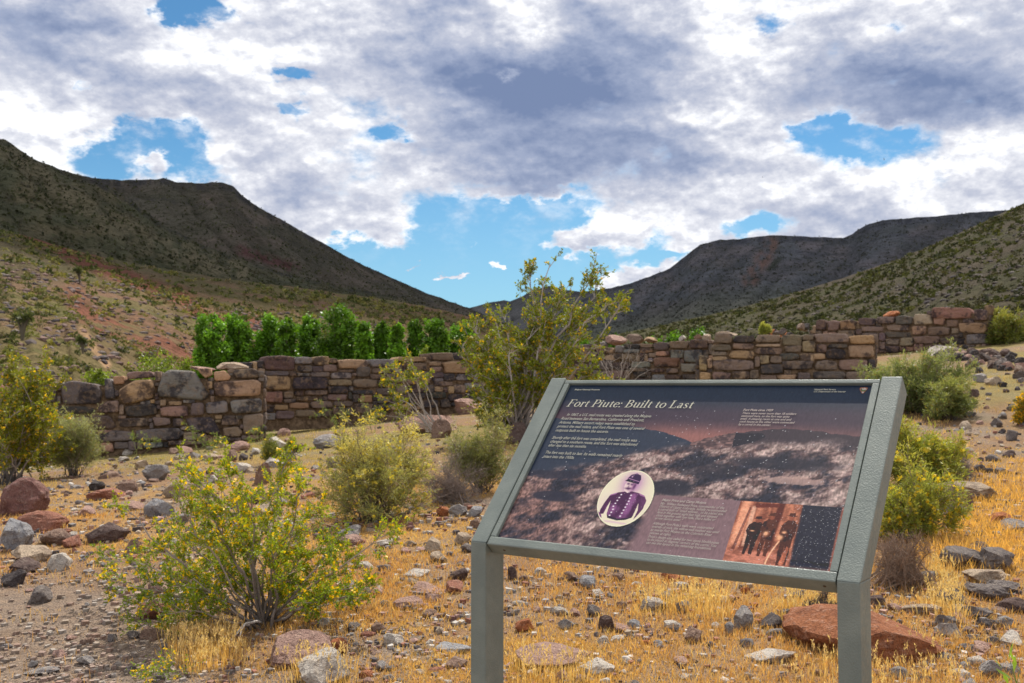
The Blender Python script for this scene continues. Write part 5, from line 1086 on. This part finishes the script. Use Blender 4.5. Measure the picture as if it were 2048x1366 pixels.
for a0, a1 in ((-.5215, -.4705), (.4705, .5215)):
    P = lambda a, q: SC_+rr*a+hb*q[0]+zz*q[1]
    arm = [TF, K, KB, TB]; post = [K, (K[0], zg), (K[0]+D_POST, zg), KB]
    solid('arm', [P(a0, q) for q in arm]+[P(a1, q) for q in arm], M_PAINT, .003)
    sh = .0006
    solid('post', [P(a0+sh, q) for q in post]+[P(a1-sh, q) for q in post], M_PAINT, .003)
bar('frame_rail', -.468, .468, .2866, .3005, -.035, .010, M_PAINT)
bar('frame_rail', -.468, .468, -.3135, -.2866, -.036, .010, M_PAINT, .004)
bar('frame_rail', -.468, -.4502, -.2864, .2864, -.035, .0098, M_PAINT)
bar('frame_rail', .4502, .468, -.2864, .2864, -.035, .0098, M_PAINT)
bar('backing_plate', -.4500, .4500, -.2862, .2862, -.012, -.0005, M_PAINT, .0008)
bar('panel_edge', -.4498, .4498, -.2862, -.2835, .0002, .0032, M_EDGE, .0006)
for a in (-.42, .44):
    g = Geo(); t = np.arange(10)*.6283; ring = [SC_+rr*(a+.004*math.cos(q))-uu*.3138+nn*(-.012+.004*math.sin(q)) for q in t]
    g.add(np.array(ring+[SC_+rr*a-uu*.3150-nn*.012])-SB, T=[(i, (i+1) % 10, 10) for i in range(10)]); g.obj('screw', material('rusty_screw', lambda N: principled(N, N.mix(N.noise(pos(N), 300), (.06, .035, .02, 1), (.12, .08, .05, 1)), .7)), SIGN)

def gauss(x, y, cx, cy, rx, ry): return np.exp(-((x-cx)/rx)**2-((y-cy)/ry)**2)
def pm(X, Y, poly, soft=None): return inpoly(X, Y, poly).astype(float)
def ink(C): return np.clip((S2L(*[C[..., i] for i in range(3)])-.012)/.62, .0025, .9) if False else np.clip((np.where(C/255 <= .04045, C/255/12.92, ((np.maximum(C, 0)/255+.055)/1.055)**2.4)-.012)/.62, .0025, .9)
def over(C, col, m): return C + (np.array(col, float)-C)*np.asarray(m)[..., None]
def glint_specks(C, U, V, n, fn, rs, bright=235):  # sun glitter on the panel, painted as bright points into the print colours
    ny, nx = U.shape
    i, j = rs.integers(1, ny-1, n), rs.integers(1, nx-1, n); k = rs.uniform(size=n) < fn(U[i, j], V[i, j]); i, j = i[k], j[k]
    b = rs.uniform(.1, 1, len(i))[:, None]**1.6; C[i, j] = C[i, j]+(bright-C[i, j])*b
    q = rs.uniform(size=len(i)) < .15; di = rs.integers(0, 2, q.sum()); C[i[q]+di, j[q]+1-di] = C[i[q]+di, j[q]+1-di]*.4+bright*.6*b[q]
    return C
def print_mesh(name, u0, u1, v0, v1, nx, ny, c, fn, mask=None):
    U, V = np.meshgrid(np.linspace(u0, u1, nx), np.linspace(v0, v1, ny)); C = ink(np.clip(fn(U, V), 0, 255))
    P = W3((U-.5)*PW, (V-.5)*PH, np.full(U.shape, c))-SB
    I = np.arange(nx*ny).reshape(ny, nx); Q = np.stack([I[:-1, :-1], I[:-1, 1:], I[1:, 1:], I[1:, :-1]], -1)
    if mask is not None: mm = mask(U, V); Q = Q[mm[:-1, :-1] & mm[1:, 1:] & mm[1:, :-1] & mm[:-1, 1:]]
    g = Geo(); g.add(P, Q.reshape(-1, 4), C=C.reshape(-1, 3)); return g.obj(name, M_PRINT, SIGN, smooth=True)
def paint_main(U, V):
    rs = np.random.default_rng(8); X, Y = U*1.57, V
    C = np.zeros(U.shape+(3,)); C[:] = (34, 42, 54)
    C = over(C, (56, 47, 56), sstep(V, .93, .80)); C = over(C, (122, 82, 76), sstep(V, .79, .66)*sstep(U, .22, .42)*(1-.30*sstep(U, .72, 1)))
    C = over(C, (82, 60, 62), sstep(V, .84, .72)*sstep(U, .30, .05)*.8)
    jag = (fbm(U*60, V*3, 0, 3, 1)-.5)*.010
    hl = np.interp(U, [0, .15, .33, .42, .515, .56, .7], [.765, .748, .716, .688, .634, .60, .5])+jag; C = over(C, (42, 48, 60), (V < hl)*1.0)
    hr = np.interp(U, [.50, .60, .64, .70, .779, .86, .93, 1], [.60, .67, .698, .716, .735, .726, .708, .698])+jag*1.3; C = over(C, (52, 45, 50), (V < hr)*(U > .5))
    # brush: light feathery clumps over dark ground, drawn along the slope
    s = X*.93+Y*.36; t = -X*.36+Y*.93
    b1 = .6*fbm(s*6, t*17, 0, 5, 11, .6)+.4*fbm(s*17, t*30, 0, 4, 14, .6); b2 = fbm(s*38, t*60, 0, 4, 12, .65); b3 = fbm(X*150, Y*90, 0, 2, 13)
    top = np.interp(U, [0, .12, .25, .40, .52, .60, .75, .9, 1], [.40, .45, .51, .60, .62, .63, .655, .66, .655])+(b1-.5)*.10
    fld = sstep(V, top+.02, top-.05)
    lo = lerp([84, 65, 63], [54, 48, 53], sstep(b1, .56, .40)); hi = np.array([146, 126, 118])
    redz = sstep(U, .34, .10)*sstep(V, .55, .2); hi2 = lerp(hi, np.array([122, 92, 84]), redz)
    Cb = lo + (hi2-lo)*np.clip(sstep(b1, .46, .62)*.85+(b2-.5)*2.4, 0, 1)[..., None]
    Cb = over(Cb, (36, 37, 46), sstep(b1, .46, .36)*.9); Cb = Cb*(1+.8*(b3-.5))[..., None]
    C = C + (Cb-C)*fld[..., None]
    # the ruin on the slope and the dark corner behind it
    rt = np.interp(U, [.51, .56, .625, .64], [.628, .664, .700, .702])+(fbm(U*160, V*0, 0, 2, 3)-.5)*.012
    rb = np.interp(U, [.51, .56, .60, .64], [.612, .60, .595, .615]); m = (V < rt)*(V > rb)*(U > .512)*(U < .64)
    br = np.abs(((V*95) % 1)-.5)*.7+vnoise(U*130+np.floor(V*95)*7.7, np.floor(V*95), 0, 5)*.9; C = over(C, (60, 48, 50), m); C = C+(np.array([138, 106, 98])-C)*(m*np.clip(br-.35, 0, 1))[..., None]
    C = over(C, (34, 33, 40), pm(U, V, [(.640, .703), (.655, .695), (.72, .702), (.735, .68), (.70, .645), (.642, .612)])*.92)
    C = over(C, (38, 38, 46), sstep(gauss(U, V, .50, .365, .075, .05)+(b1-.5)*.7, .3, .6)*.9)
    C = over(C, (38, 38, 46), sstep(gauss(U, V, .80, .53, .16, .04)+(b1-.5)*1.1, .3, .6)*.8); C = over(C, (38, 38, 46), sstep(gauss(U, V, .60, .47, .10, .05)+(b2-.5)*1.2, .35, .6)*.7)
    C = over(C, (166, 136, 124), sstep(gauss(U, V, .86, .44, .12, .025)+(b2-.5)*1.2, .35, .7)*.7); C = over(C, (40, 40, 50), sstep(gauss(U, V, .13, .27, .09, .035)+(b1-.5)*.6, .35, .6)*.9); C = over(C, (40, 40, 50), sstep(gauss(U, V, .10, .40, .12, .03)+(b2-.5), .35, .6)*.85)
    box = sstep(V, .322, .312)*sstep(U, .405+.05*V/.3, .462)*(V < .318); C = C+(np.array([108, 86, 88])*(1+.10*(b3-.5))[..., None]-C)*box[..., None]
    gr = vnoise(U*480, V*70, 0, 9); C = C*(1+.16*(gr-.5))[..., None]
    return glint_specks(C, U, V, 3000, lambda u, v: .04+.38*gauss(u, v, .62, .62, .30, .20)+.22*gauss(u, v, .3, .55, .3, .2)+.25*gauss(u, v, .85, .45, .2, .15)-.1*(v > .8), rs)
print_mesh('printed_panel', .0005, .9995, .005, .9995, 520, 340, .0005, paint_main)
OV = (.370, .288, .087, .163)
def paint_oval(U, V):
    x, y = (U-OV[0])/OV[2], (V-OV[1])/OV[3]; rs = np.random.default_rng(9)
    C = np.zeros(U.shape+(3,)); C[:] = (192, 184, 156)
    C = over(C, (150, 104, 142), np.clip(gauss(x, y, .05, .52, .40, .38)*1.1, 0, .85)); C = over(C, (170, 125, 160), gauss(x, y, -.1, -.2, .75, .35)*.35)
    coat = [(-.10, .22), (-.36, .17), (-.60, .08), (-.70, -.20), (-.76, -.48), (-.72, -.62), (-.58, -.60), (-.55, -.36), (-.50, -.12), (-.46, -.58), (-.36, -.66), (0, -.72), (.36, -.68), (.52, -.58), (.55, -.15), (.62, -.40), (.58, -.72), (.66, -.60), (.78, -.35), (.80, -.05), (.66, .12), (.40, .20), (.14, .24)]
    m = pm(x, y, coat); fold = fbm(x*4, y*2.5, 0, 4, 3)
    C = C + (lerp([62, 32, 60], [112, 68, 106], sstep(fold, .38, .68)+.3*sstep(x, .45, .75))-C)*m[..., None]
    C = over(C, (192, 184, 160), pm(x, y, [(-.55, -.36), (-.50, -.12), (-.46, -.56)])); C = over(C, (96, 50, 92), pm(x, y, [(-.82, -.52), (-.66, -.62), (-.58, -.74), (-.72, -.70)]))
    C = over(C, (40, 18, 46), pm(x, y, [(-.46, -.58), (-.36, -.66), (0, -.72), (.36, -.68), (.52, -.58), (.50, -.66), (.3, -.75), (0, -.79), (-.38, -.73)]))
    C = over(C, (176, 136, 160), sstep(np.abs(y+.86+.06*x), .05, 0)*sstep(np.abs(x), .6, .3)*.6)
    C = over(C, (208, 190, 180), pm(x, y, [(-.13, .26), (.0, .17), (.14, .27), (.12, .32), (0, .25), (-.12, .31)]))
    face = sstep(((x+.01)/.20)**2+((y-.43)/.24)**2, 1.1, .9); C = C + (lerp([190, 168, 162], [140, 92, 126], sstep(x, -.06, .16)*.8)-C)*face[..., None]
    for cx, cy, rx, ry, k in ((-.09, .485, .05, .022, .8), (.05, .47, .05, .022, .8), (-.10, .52, .06, .016, .7), (.06, .505, .06, .016, .7), (-.05, .40, .028, .045, .45), (-.035, .335, .115, .034, .95), (-.02, .285, .05, .016, .5), (.16, .40, .05, .12, .6), (.19, .46, .03, .06, .5)): C = over(C, (60, 28, 64), np.clip(gauss(x, y, cx, cy, rx, ry)*k*1.2, 0, 1))
    C = over(C, (48, 26, 58), pm(x, y, [(-.20, .62), (-.19, .72), (-.10, .83), (.08, .88), (.26, .82), (.31, .68), (.29, .50), (.21, .51), (.08, .59)]))
    C = over(C, (30, 16, 40), pm(x, y, [(-.27, .60), (-.19, .66), (.12, .57), (.20, .52), (.02, .545), (-.15, .575)])); C = over(C, (150, 110, 140), sstep(np.abs(y-.655+.22*x), .014, .006)*pm(x, y, [(-.18, .60), (-.16, .76), (.29, .68), (.27, .52)]))
    C = over(C, (176, 146, 160), gauss(x, y, -.05, .76, .03, .035)); C = over(C, (110, 70, 110), sstep(fbm(x*9, y*9, 0, 3, 6), .5, .7)*pm(x, y, [(-.16, .70), (-.08, .88), (.10, .9), (.25, .75)])*.6)
    for i in range(8):
        yy = .10-.105*i
        for bx in (-.20-.030*i+(.012*i if i > 4 else 0), .17-.020*max(0, i-2)): C = over(C, (226, 214, 210), np.clip(gauss(x, y, bx, yy, .028, .019)*1.5, 0, 1))
    C = over(C, (150, 100, 140), pm(x, y, [(.42, .20), (.66, .12), (.72, .06), (.50, .12)])*.8); C = over(C, (150, 100, 140), pm(x, y, [(-.36, .17), (-.60, .08), (-.62, .03), (-.4, .11)])*.8)
    r = x*x+y*y; C = over(C, (204, 196, 166), sstep(r, .90, .97))
    return glint_specks(C, U, V, 400, lambda u, v: .5+0*u, rs, 245)
g = Geo(); t = np.linspace(0, 2*math.pi, 61)[:-1]
rim = lambda k, c: W3((OV[0]-.5+OV[2]*k*np.cos(t))*PW, (OV[1]-.5+OV[3]*k*np.sin(t))*PH, np.full(60, c))-SB
print_mesh('portrait_print', OV[0]-.09, OV[0]+.09, OV[1]-.168, OV[1]+.168, 180, 210, .0011, paint_oval, lambda U, V: ((U-OV[0])/OV[2])**2+((V-OV[1])/OV[3])**2 < 1.0)
def paint_inset(U, V):
    x, y = (U-.718)/.282, V/.317; rs = np.random.default_rng(10)
    st = fbm(x*22, y*1.6, 0, 4, 2); n = fbm(x*9, y*12, 0, 4, 4)
    C = lerp([98, 54, 42], [156, 98, 74], sstep(st*.6+n*.4, .36, .62)); C = over(C, (206, 142, 110), sstep(np.abs(x-.055-.02*y), .07, .02)*sstep(y, .2, .35)*.8); C = over(C, (196, 150, 124), sstep(np.abs(x-.155), .03, .012)*sstep(y, .25, .3)*sstep(y, .95, .9)*.8)
    C = over(C, (70, 34, 30), sstep(np.abs(x-.385-.03*sstep(y, .3, 1)), .045, .02)*sstep(y, .2, .3)*.9); C = over(C, (84, 40, 34), pm(x, y, [(.15, .97), (.40, .99), (.40, .93), (.17, .90)])*.9)
    C = over(C, lerp([170, 92, 68], [196, 112, 86], n), sstep(y, .24, .19)) if False else C + (lerp([126, 76, 60], [166, 104, 84], sstep(n, .35, .65))-C)*sstep(y, .25, .18)[..., None]
    C = over(C, (70, 38, 36), pm(x, y, [(.05, .22), (.11, .9), (.13, .9), (.08, .2)])*.6)
    dk = sstep(x, .60+(st-.5)*.12, .66+(st-.5)*.12); C = over(C, (34, 36, 46), dk*sstep(y, .0, .14)*.97+dk*.55*(y < .14)); C = over(C, (150, 84, 66), sstep(x, .965, .985)*.8)
    def man(C, cx, foot, hat, lean, col, arm=0, hatw=.05):
        h = hat-foot; q = lambda a, b: (cx+lean*(b-.5)+a*.30, foot+h*b)
        C = over(C, col, pm(x, y, [q(-.13, 0), q(-.04, 0), q(.0, .40), q(.06, .02), q(.17, .0), q(.18, .48), q(.22, .60), q(.23, .78), q(.12, .86), q(-.10, .86), q(-.24, .76), q(-.27, .60), q(-.18, .50), q(-.16, .3)]))
        C = over(C, (120, 66, 50), sstep(((x-q(0, .915)[0])/.028)**2+((y-q(0, .915)[1])/.05)**2, 1.1, .8)*.9); C = over(C, col, pm(x, y, [q(-.20, .945), q(-.10, .955), q(-.09, 1.0), q(.09, 1.01), q(.10, .955), q(.20, .94), q(.0, .93)]))
        C = over(C, (26, 16, 18), sstep(fbm(x*30, y*14, 0, 3, 7), .5, .65)*pm(x, y, [q(-.16, .1), q(.17, .1), q(.22, .8), q(-.22, .8)])*.6)
        return C
    C = man(C, .215, .15, .76, .03, (46, 31, 30)); C = man(C, .350, .14, .83, .01, (74, 42, 34)); C = man(C, .540, .03, .85, .0, (66, 38, 32))
    for cx, cy, rx, ry in ((.335, .50, .022, .035), (.475, .455, .028, .04), (.505, .54, .02, .018), (.20, .525, .02, .01)): C = over(C, (204, 148, 110), np.clip(gauss(x, y, cx, cy, rx, ry)*1.4, 0, 1)*.95)
    sy = np.clip((y-.03)/.37, 0, 1); C = over(C, (208, 150, 116), sstep(np.abs(x-(.405+.075*sy**1.6)), .011, .005)*(y > .03)*(y < .40))
    C = over(C, (196, 110, 78), pm(x, y, [(.52, .05), (.56, .33), (.585, .3), (.57, .05)])*.6)
    C = C*(1+.35*(fbm(x*60, y*60, 0, 2, 8)-.5))[..., None]
    return glint_specks(C, U, V, 2200, lambda u, v: .10+.36*((u-.718)/.282 > .55)+.1*gauss((u-.718)/.282, v/.317, .4, .5, .3, .3), rs)
print_mesh('inset_photograph', .7185, .9992, .0052, .3165, 240, 180, .0009, paint_inset)

# ---- lettering
SM = Matrix(((rr[0], uu[0], nn[0], 0), (rr[1], uu[1], nn[1], 0), (rr[2], uu[2], nn[2], 0), (0, 0, 0, 1)))
def text(lines, u, v_first, v_last, width_u, ref, mat, shear=.22, c=.0016, bold=0.0, size=.0135):
    cu = bpy.data.curves.new('lettering', 'FONT'); cu.body = '\n'.join(lines); cu.size = size; cu.shear = shear; cu.fill_mode = 'FRONT'; cu.resolution_u = 2; cu.offset = bold
    cu.materials.append(mat); o = link('lettering', cu, SIGN)
    pr = bpy.data.curves.new('probe', 'FONT'); pr.body = lines[ref]; pr.size = size; pr.shear = shear; po = link('probe', pr); bpy.context.view_layer.update()
    wd = po.dimensions.x; bpy.data.objects.remove(po); bpy.data.curves.remove(pr)
    sx = width_u*PW/wd; n = len(lines)
    if n > 1:
        pitch = (v_first-v_last)*PH/(n-1); cu.space_line = pitch/size
    o.matrix_basis = Matrix.Translation(Vector(W3((u-.5)*PW, (v_first-.5)*PH, c)-SB)) @ SM @ Matrix.Diagonal((sx, 1, 1, 1))
    bpy.context.view_layer.update()
    me = bpy.data.meshes.new_from_object(o.evaluated_get(bpy.context.evaluated_depsgraph_get())); mb = o.matrix_basis.copy(); bpy.data.objects.remove(o)
    q = link('lettering', me, SIGN); q.matrix_basis = mb
    return q
text(['Mojave National Preserve'], .025, .963, 0, .096, 0, M_INK, .2, size=.0080, bold=.0002)
text(['    In 1867, a U.S. mail route was created along the Mojave', 'Road between San Bernardino, California and Prescott,', 'Arizona. Military escort relays were established to', 'protect the mail riders, and Fort Piute was one of several', 'outposts built to house the escorts.'], .0255, .782, .674, .318, 3, M_INK3, .3, size=.0150, bold=.0002)
text(['Shortly after the fort was completed, the mail route was', 'changed to a southern route, and the fort was abandoned', 'after less than six months.'], .0255, .624, .573, .306, 0, M_INK3, .3, size=.0150, bold=.0002)
text(['The fort was built to last. Its walls remained nearly', 'intact into the 1930s.'], .0255, .526, .499, .277, 0, M_INK3, .3, size=.0150, bold=.0002)
text(['National Park Service', 'U.S. Department of the Interior'], .836, .969, .956, .092, 1, M_INK, .2, size=.0078, bold=.0001)
text(['Fort Piute circa 1929'], .640, .835, 0, .091, 0, M_INK2, .3, size=.0105, bold=.0003)
text(['There were never more than 18 soldiers', 'stationed here, so the fort was quite', 'small. A sleeping room at one end and', 'cook house at the other were connected', 'by a corral in the center.'], .640, .815, .745, .162, 0, M_INK2, .3, size=.0105, bold=.0002)
text(['Major Price and Camp Mojave'], .487, .285, 0, .134, 0, M_INK2, .3, size=.0110, bold=.0003)
text(['Mjr. William Redwood Price, Commander of the', 'District of Upper Colorado, initially recommended', 'a corral built of \u201csmall willows... to be placed one', 'foot in the ground eight feet high and steeped', 'close together with raw hide, that a bullet or', 'arrow cannot enter.\u201d'], .486, .265, .183, .192, 0, M_INK2, .3, size=.0110, bold=.0002)
text(['Although Fort Piute\u2019s walls were constructed', 'entirely of rock, the willow-wall method was used', 'at nearby Fort Mojave on the Colorado River', '(shown at right).'], .486, .155, .103, .181, 0, M_INK2, .3, size=.0110, bold=.0002)
text(['Price\u2019s design also called for two stone blockhouses', 'to be placed at diagonal corners of the corral. You', 'can see this layout in the remaining foundations.'], .486, .084, .052, .208, 0, M_INK2, .3, size=.0110, bold=.0002)

# the title in an oldstyle serif italic, drawn stroke by stroke
def glyphs():
    TH, TN = .125, .045
    def quad(x0, y0, x1, y1): return [[(x0, y0), (x1, y0), (x1, y1), (x0, y1)]]
    def stem(x, y0, y1, w=TH): return quad(x-w/2, y0, x+w/2, y1)
    def serif(x, y, w=.30): return quad(x-w/2, y-TN/2, x+w/2, y+TN/2)
    def stroke(pts, ws):
        pts = np.array(pts, float); t = unit(np.gradient(pts, axis=0)); n = np.stack([-t[:, 1], t[:, 0]], 1); ws = np.array(ws)[:, None]/2
        a, b = pts+n*ws, pts-n*ws
        return [[tuple(a[i]), tuple(b[i]), tuple(b[i+1]), tuple(a[i+1])] for i in range(len(pts)-1)]
    def arc(cx, cy, rx, ry, a0, a1, wthick, wthin, n=14):
        a = np.radians(np.linspace(a0, a1, n)); pts = np.stack([cx+rx*np.cos(a), cy+ry*np.sin(a)], 1)
        return stroke(pts, wthin+(wthick-wthin)*np.abs(np.cos(a))**1.3)
    X = .66; G = {}
    G['F'] = (stem(.20, 0, 1)+serif(.20, .022, .36)+quad(.04, .955, .70, 1)+quad(.655, .79, .70, .955)+quad(.26, .50, .52, .545)+quad(.48, .42, .52, .63), .72)
    G['P'] = (stem(.20, 0, 1)+serif(.20, .022, .36)+quad(.04, .955, .42, 1)+arc(.38, .725, .26, .255, -90, 90, TH, TN)+quad(.26, .45, .40, .492), .70)
    G['B'] = (stem(.20, 0, 1)+quad(.04, .955, .42, 1)+quad(.04, 0, .42, .045)+arc(.38, .755, .22, .222, -90, 90, TH*.95, TN)+quad(.26, .512, .42, .555)+arc(.40, .267, .27, .246, -90, 90, TH, TN), .76)
    G['L'] = (stem(.20, 0, 1)+serif(.20, .978, .36)+quad(.04, 0, .66, .045)+quad(.615, .045, .66, .24), .70)
    G['o'] = (arc(.30, X/2, .225, X/2-.01, 0, 360, TH, TN, 26), .60)
    G['r'] = (stem(.17, 0, X)+serif(.17, .02, .30)+quad(.04, X-.045, .17, X)+arc(.33, X-.20, .12, .18, 50, 160, TN*1.4, TN*1.2, 8)+quad(.37, X-.16, .47, X-.05), .46)
    G['t'] = (stroke([(.20, X+.20), (.19, X), (.19, .20), (.22, .06), (.30, .03), (.38, .07)], [.03, TH*.85, TH, TH*.9, .07, .03])+quad(.05, X-.04, .38, X), .42)
    G['i'] = (stem(.17, 0, X)+serif(.17, .02, .30)+quad(.05, X-.045, .17, X)+arc(.17, X+.20, .038, .038, 0, 360, .076, .076, 12), .33)
    G['l'] = (stem(.17, 0, 1.05)+serif(.17, .02, .30)+quad(.05, 1.005, .17, 1.05), .33)
    G['u'] = (stroke([(.17, X), (.17, .2), (.20, .07), (.30, .03), (.40, .08), (.47, .18)], [TH, TH, TH*.9, .07, TN, TN])+stem(.52, 0, X)+quad(.05, X-.045, .17, X)+quad(.40, X-.045, .52, X)+quad(.52, 0, .64, .045), .68)
    G['e'] = (arc(.30, X/2, .215, X/2-.01, 20, 325, TH, TN, 22)+quad(.12, X/2+.02, .50, X/2+.06)+arc(.30, X/2+.04, .205, X/2-.05, 0, 80, TH*.7, TN, 8), .55)
    G['a'] = (stroke([(.12, X-.14), (.17, X-.05), (.27, X-.02), (.37, X-.05), (.40, X-.16), (.40, .14), (.44, .05), (.54, .04)], [.09, .06, .05, .09, TH, TH, .08, .03])+arc(.26, .17, .15, .145, 60, 300, TH*.9, TN, 14)+stroke([(.30, .30), (.40, .36)], [.05, .05])+stroke([(.32, .04), (.40, .12)], [.05, .06]), .56)
    G['s'] = (stroke([(.38, X-.14), (.33, X-.04), (.23, X-.02), (.13, X-.09), (.13, X-.20), (.25, X/2+.01), (.37, .22), (.38, .11), (.29, .03), (.18, .03), (.10, .13)], [.06, .05, .05, .08, .11, TH*1.1, .11, .09, .05, .05, .06]), .48)
    G[':'] = (arc(.14, .07, .038, .038, 0, 360, .076, .076, 12)+arc(.14, X-.10, .038, .038, 0, 360, .076, .076, 12), .28)
    G[' '] = ([], .30)
    return G
def title(txt, u0, u1, v0, v1):
    G = glyphs(); adv = sum(G[c][1] for c in txt)+.02*len(txt); H = (v1-v0)*PH; sx = ((u1-u0)*PW)/(adv+.22); x = 0
    root = None
    for ch in txt:
        polys, w = G[ch]; g = Geo()
        for k, pl in enumerate(polys):
            V = [W3((u0-.5)*PW+sx*(x+px_+.22*py_), (v0-.5)*PH+H*py_, .0014+.000012*k)-SB for px_, py_ in pl]
            g.add(V, [tuple(range(4))])
        x += w+.02
        if polys: g.obj('title_letter', M_INK, SIGN)
title('Fort Piute: Built to Last', .022, .482, .846, .896)
# the arrowhead emblem
def emblem():
    g = Geo(); cx, cy = (.9765-.5)*PW, (.970-.5)*PH
    def poly(P, col, c): P = np.array(P)*.0105; V = np.array([W3(cx+p[0], cy+p[1], c)-SB for p in np.vstack([P, P.mean(0)])]); n = len(P); g.add(V, T=[(i, (i+1) % n, n) for i in range(n)], C=col)
    poly([(-.15, -1.1), (.15, -1.1), (.5, -.5), (.85, .2), (1.0, .8), (.5, 1.0), (0, .95), (-.6, 1.0), (-1.0, .7), (-.85, .1), (-.5, -.5)], (.30, .105, .055), .0013)
    poly([(-.75, .35), (-.35, .75), (-.1, .5), (.2, .85), (.6, .55), (.78, .25), (.1, .1)], (.50, .42, .36), .00145); poly([(-.72, .2), (.1, .02), (.72, .15), (.45, -.4), (-.4, -.35)], (.10, .16, .06), .00145); poly([(-.25, -.55), (.3, -.55), (.1, -.95), (-.1, -.95)], (.5, .48, .42), .00145)
    poly([(-.62, .0), (-.45, .8), (-.3, .0)], (.03, .08, .03), .0016)
    g.obj('arrowhead_emblem', M_PRINT, SIGN)
emblem()

# stones that nothing tells apart share one group with their label
_seen = {}
for o in list(COL.objects):
    l = o.get('label')
    if l and o.get('group'):
        if l in _seen: o['group'] = _seen[l]
        else: _seen[l] = o['group']
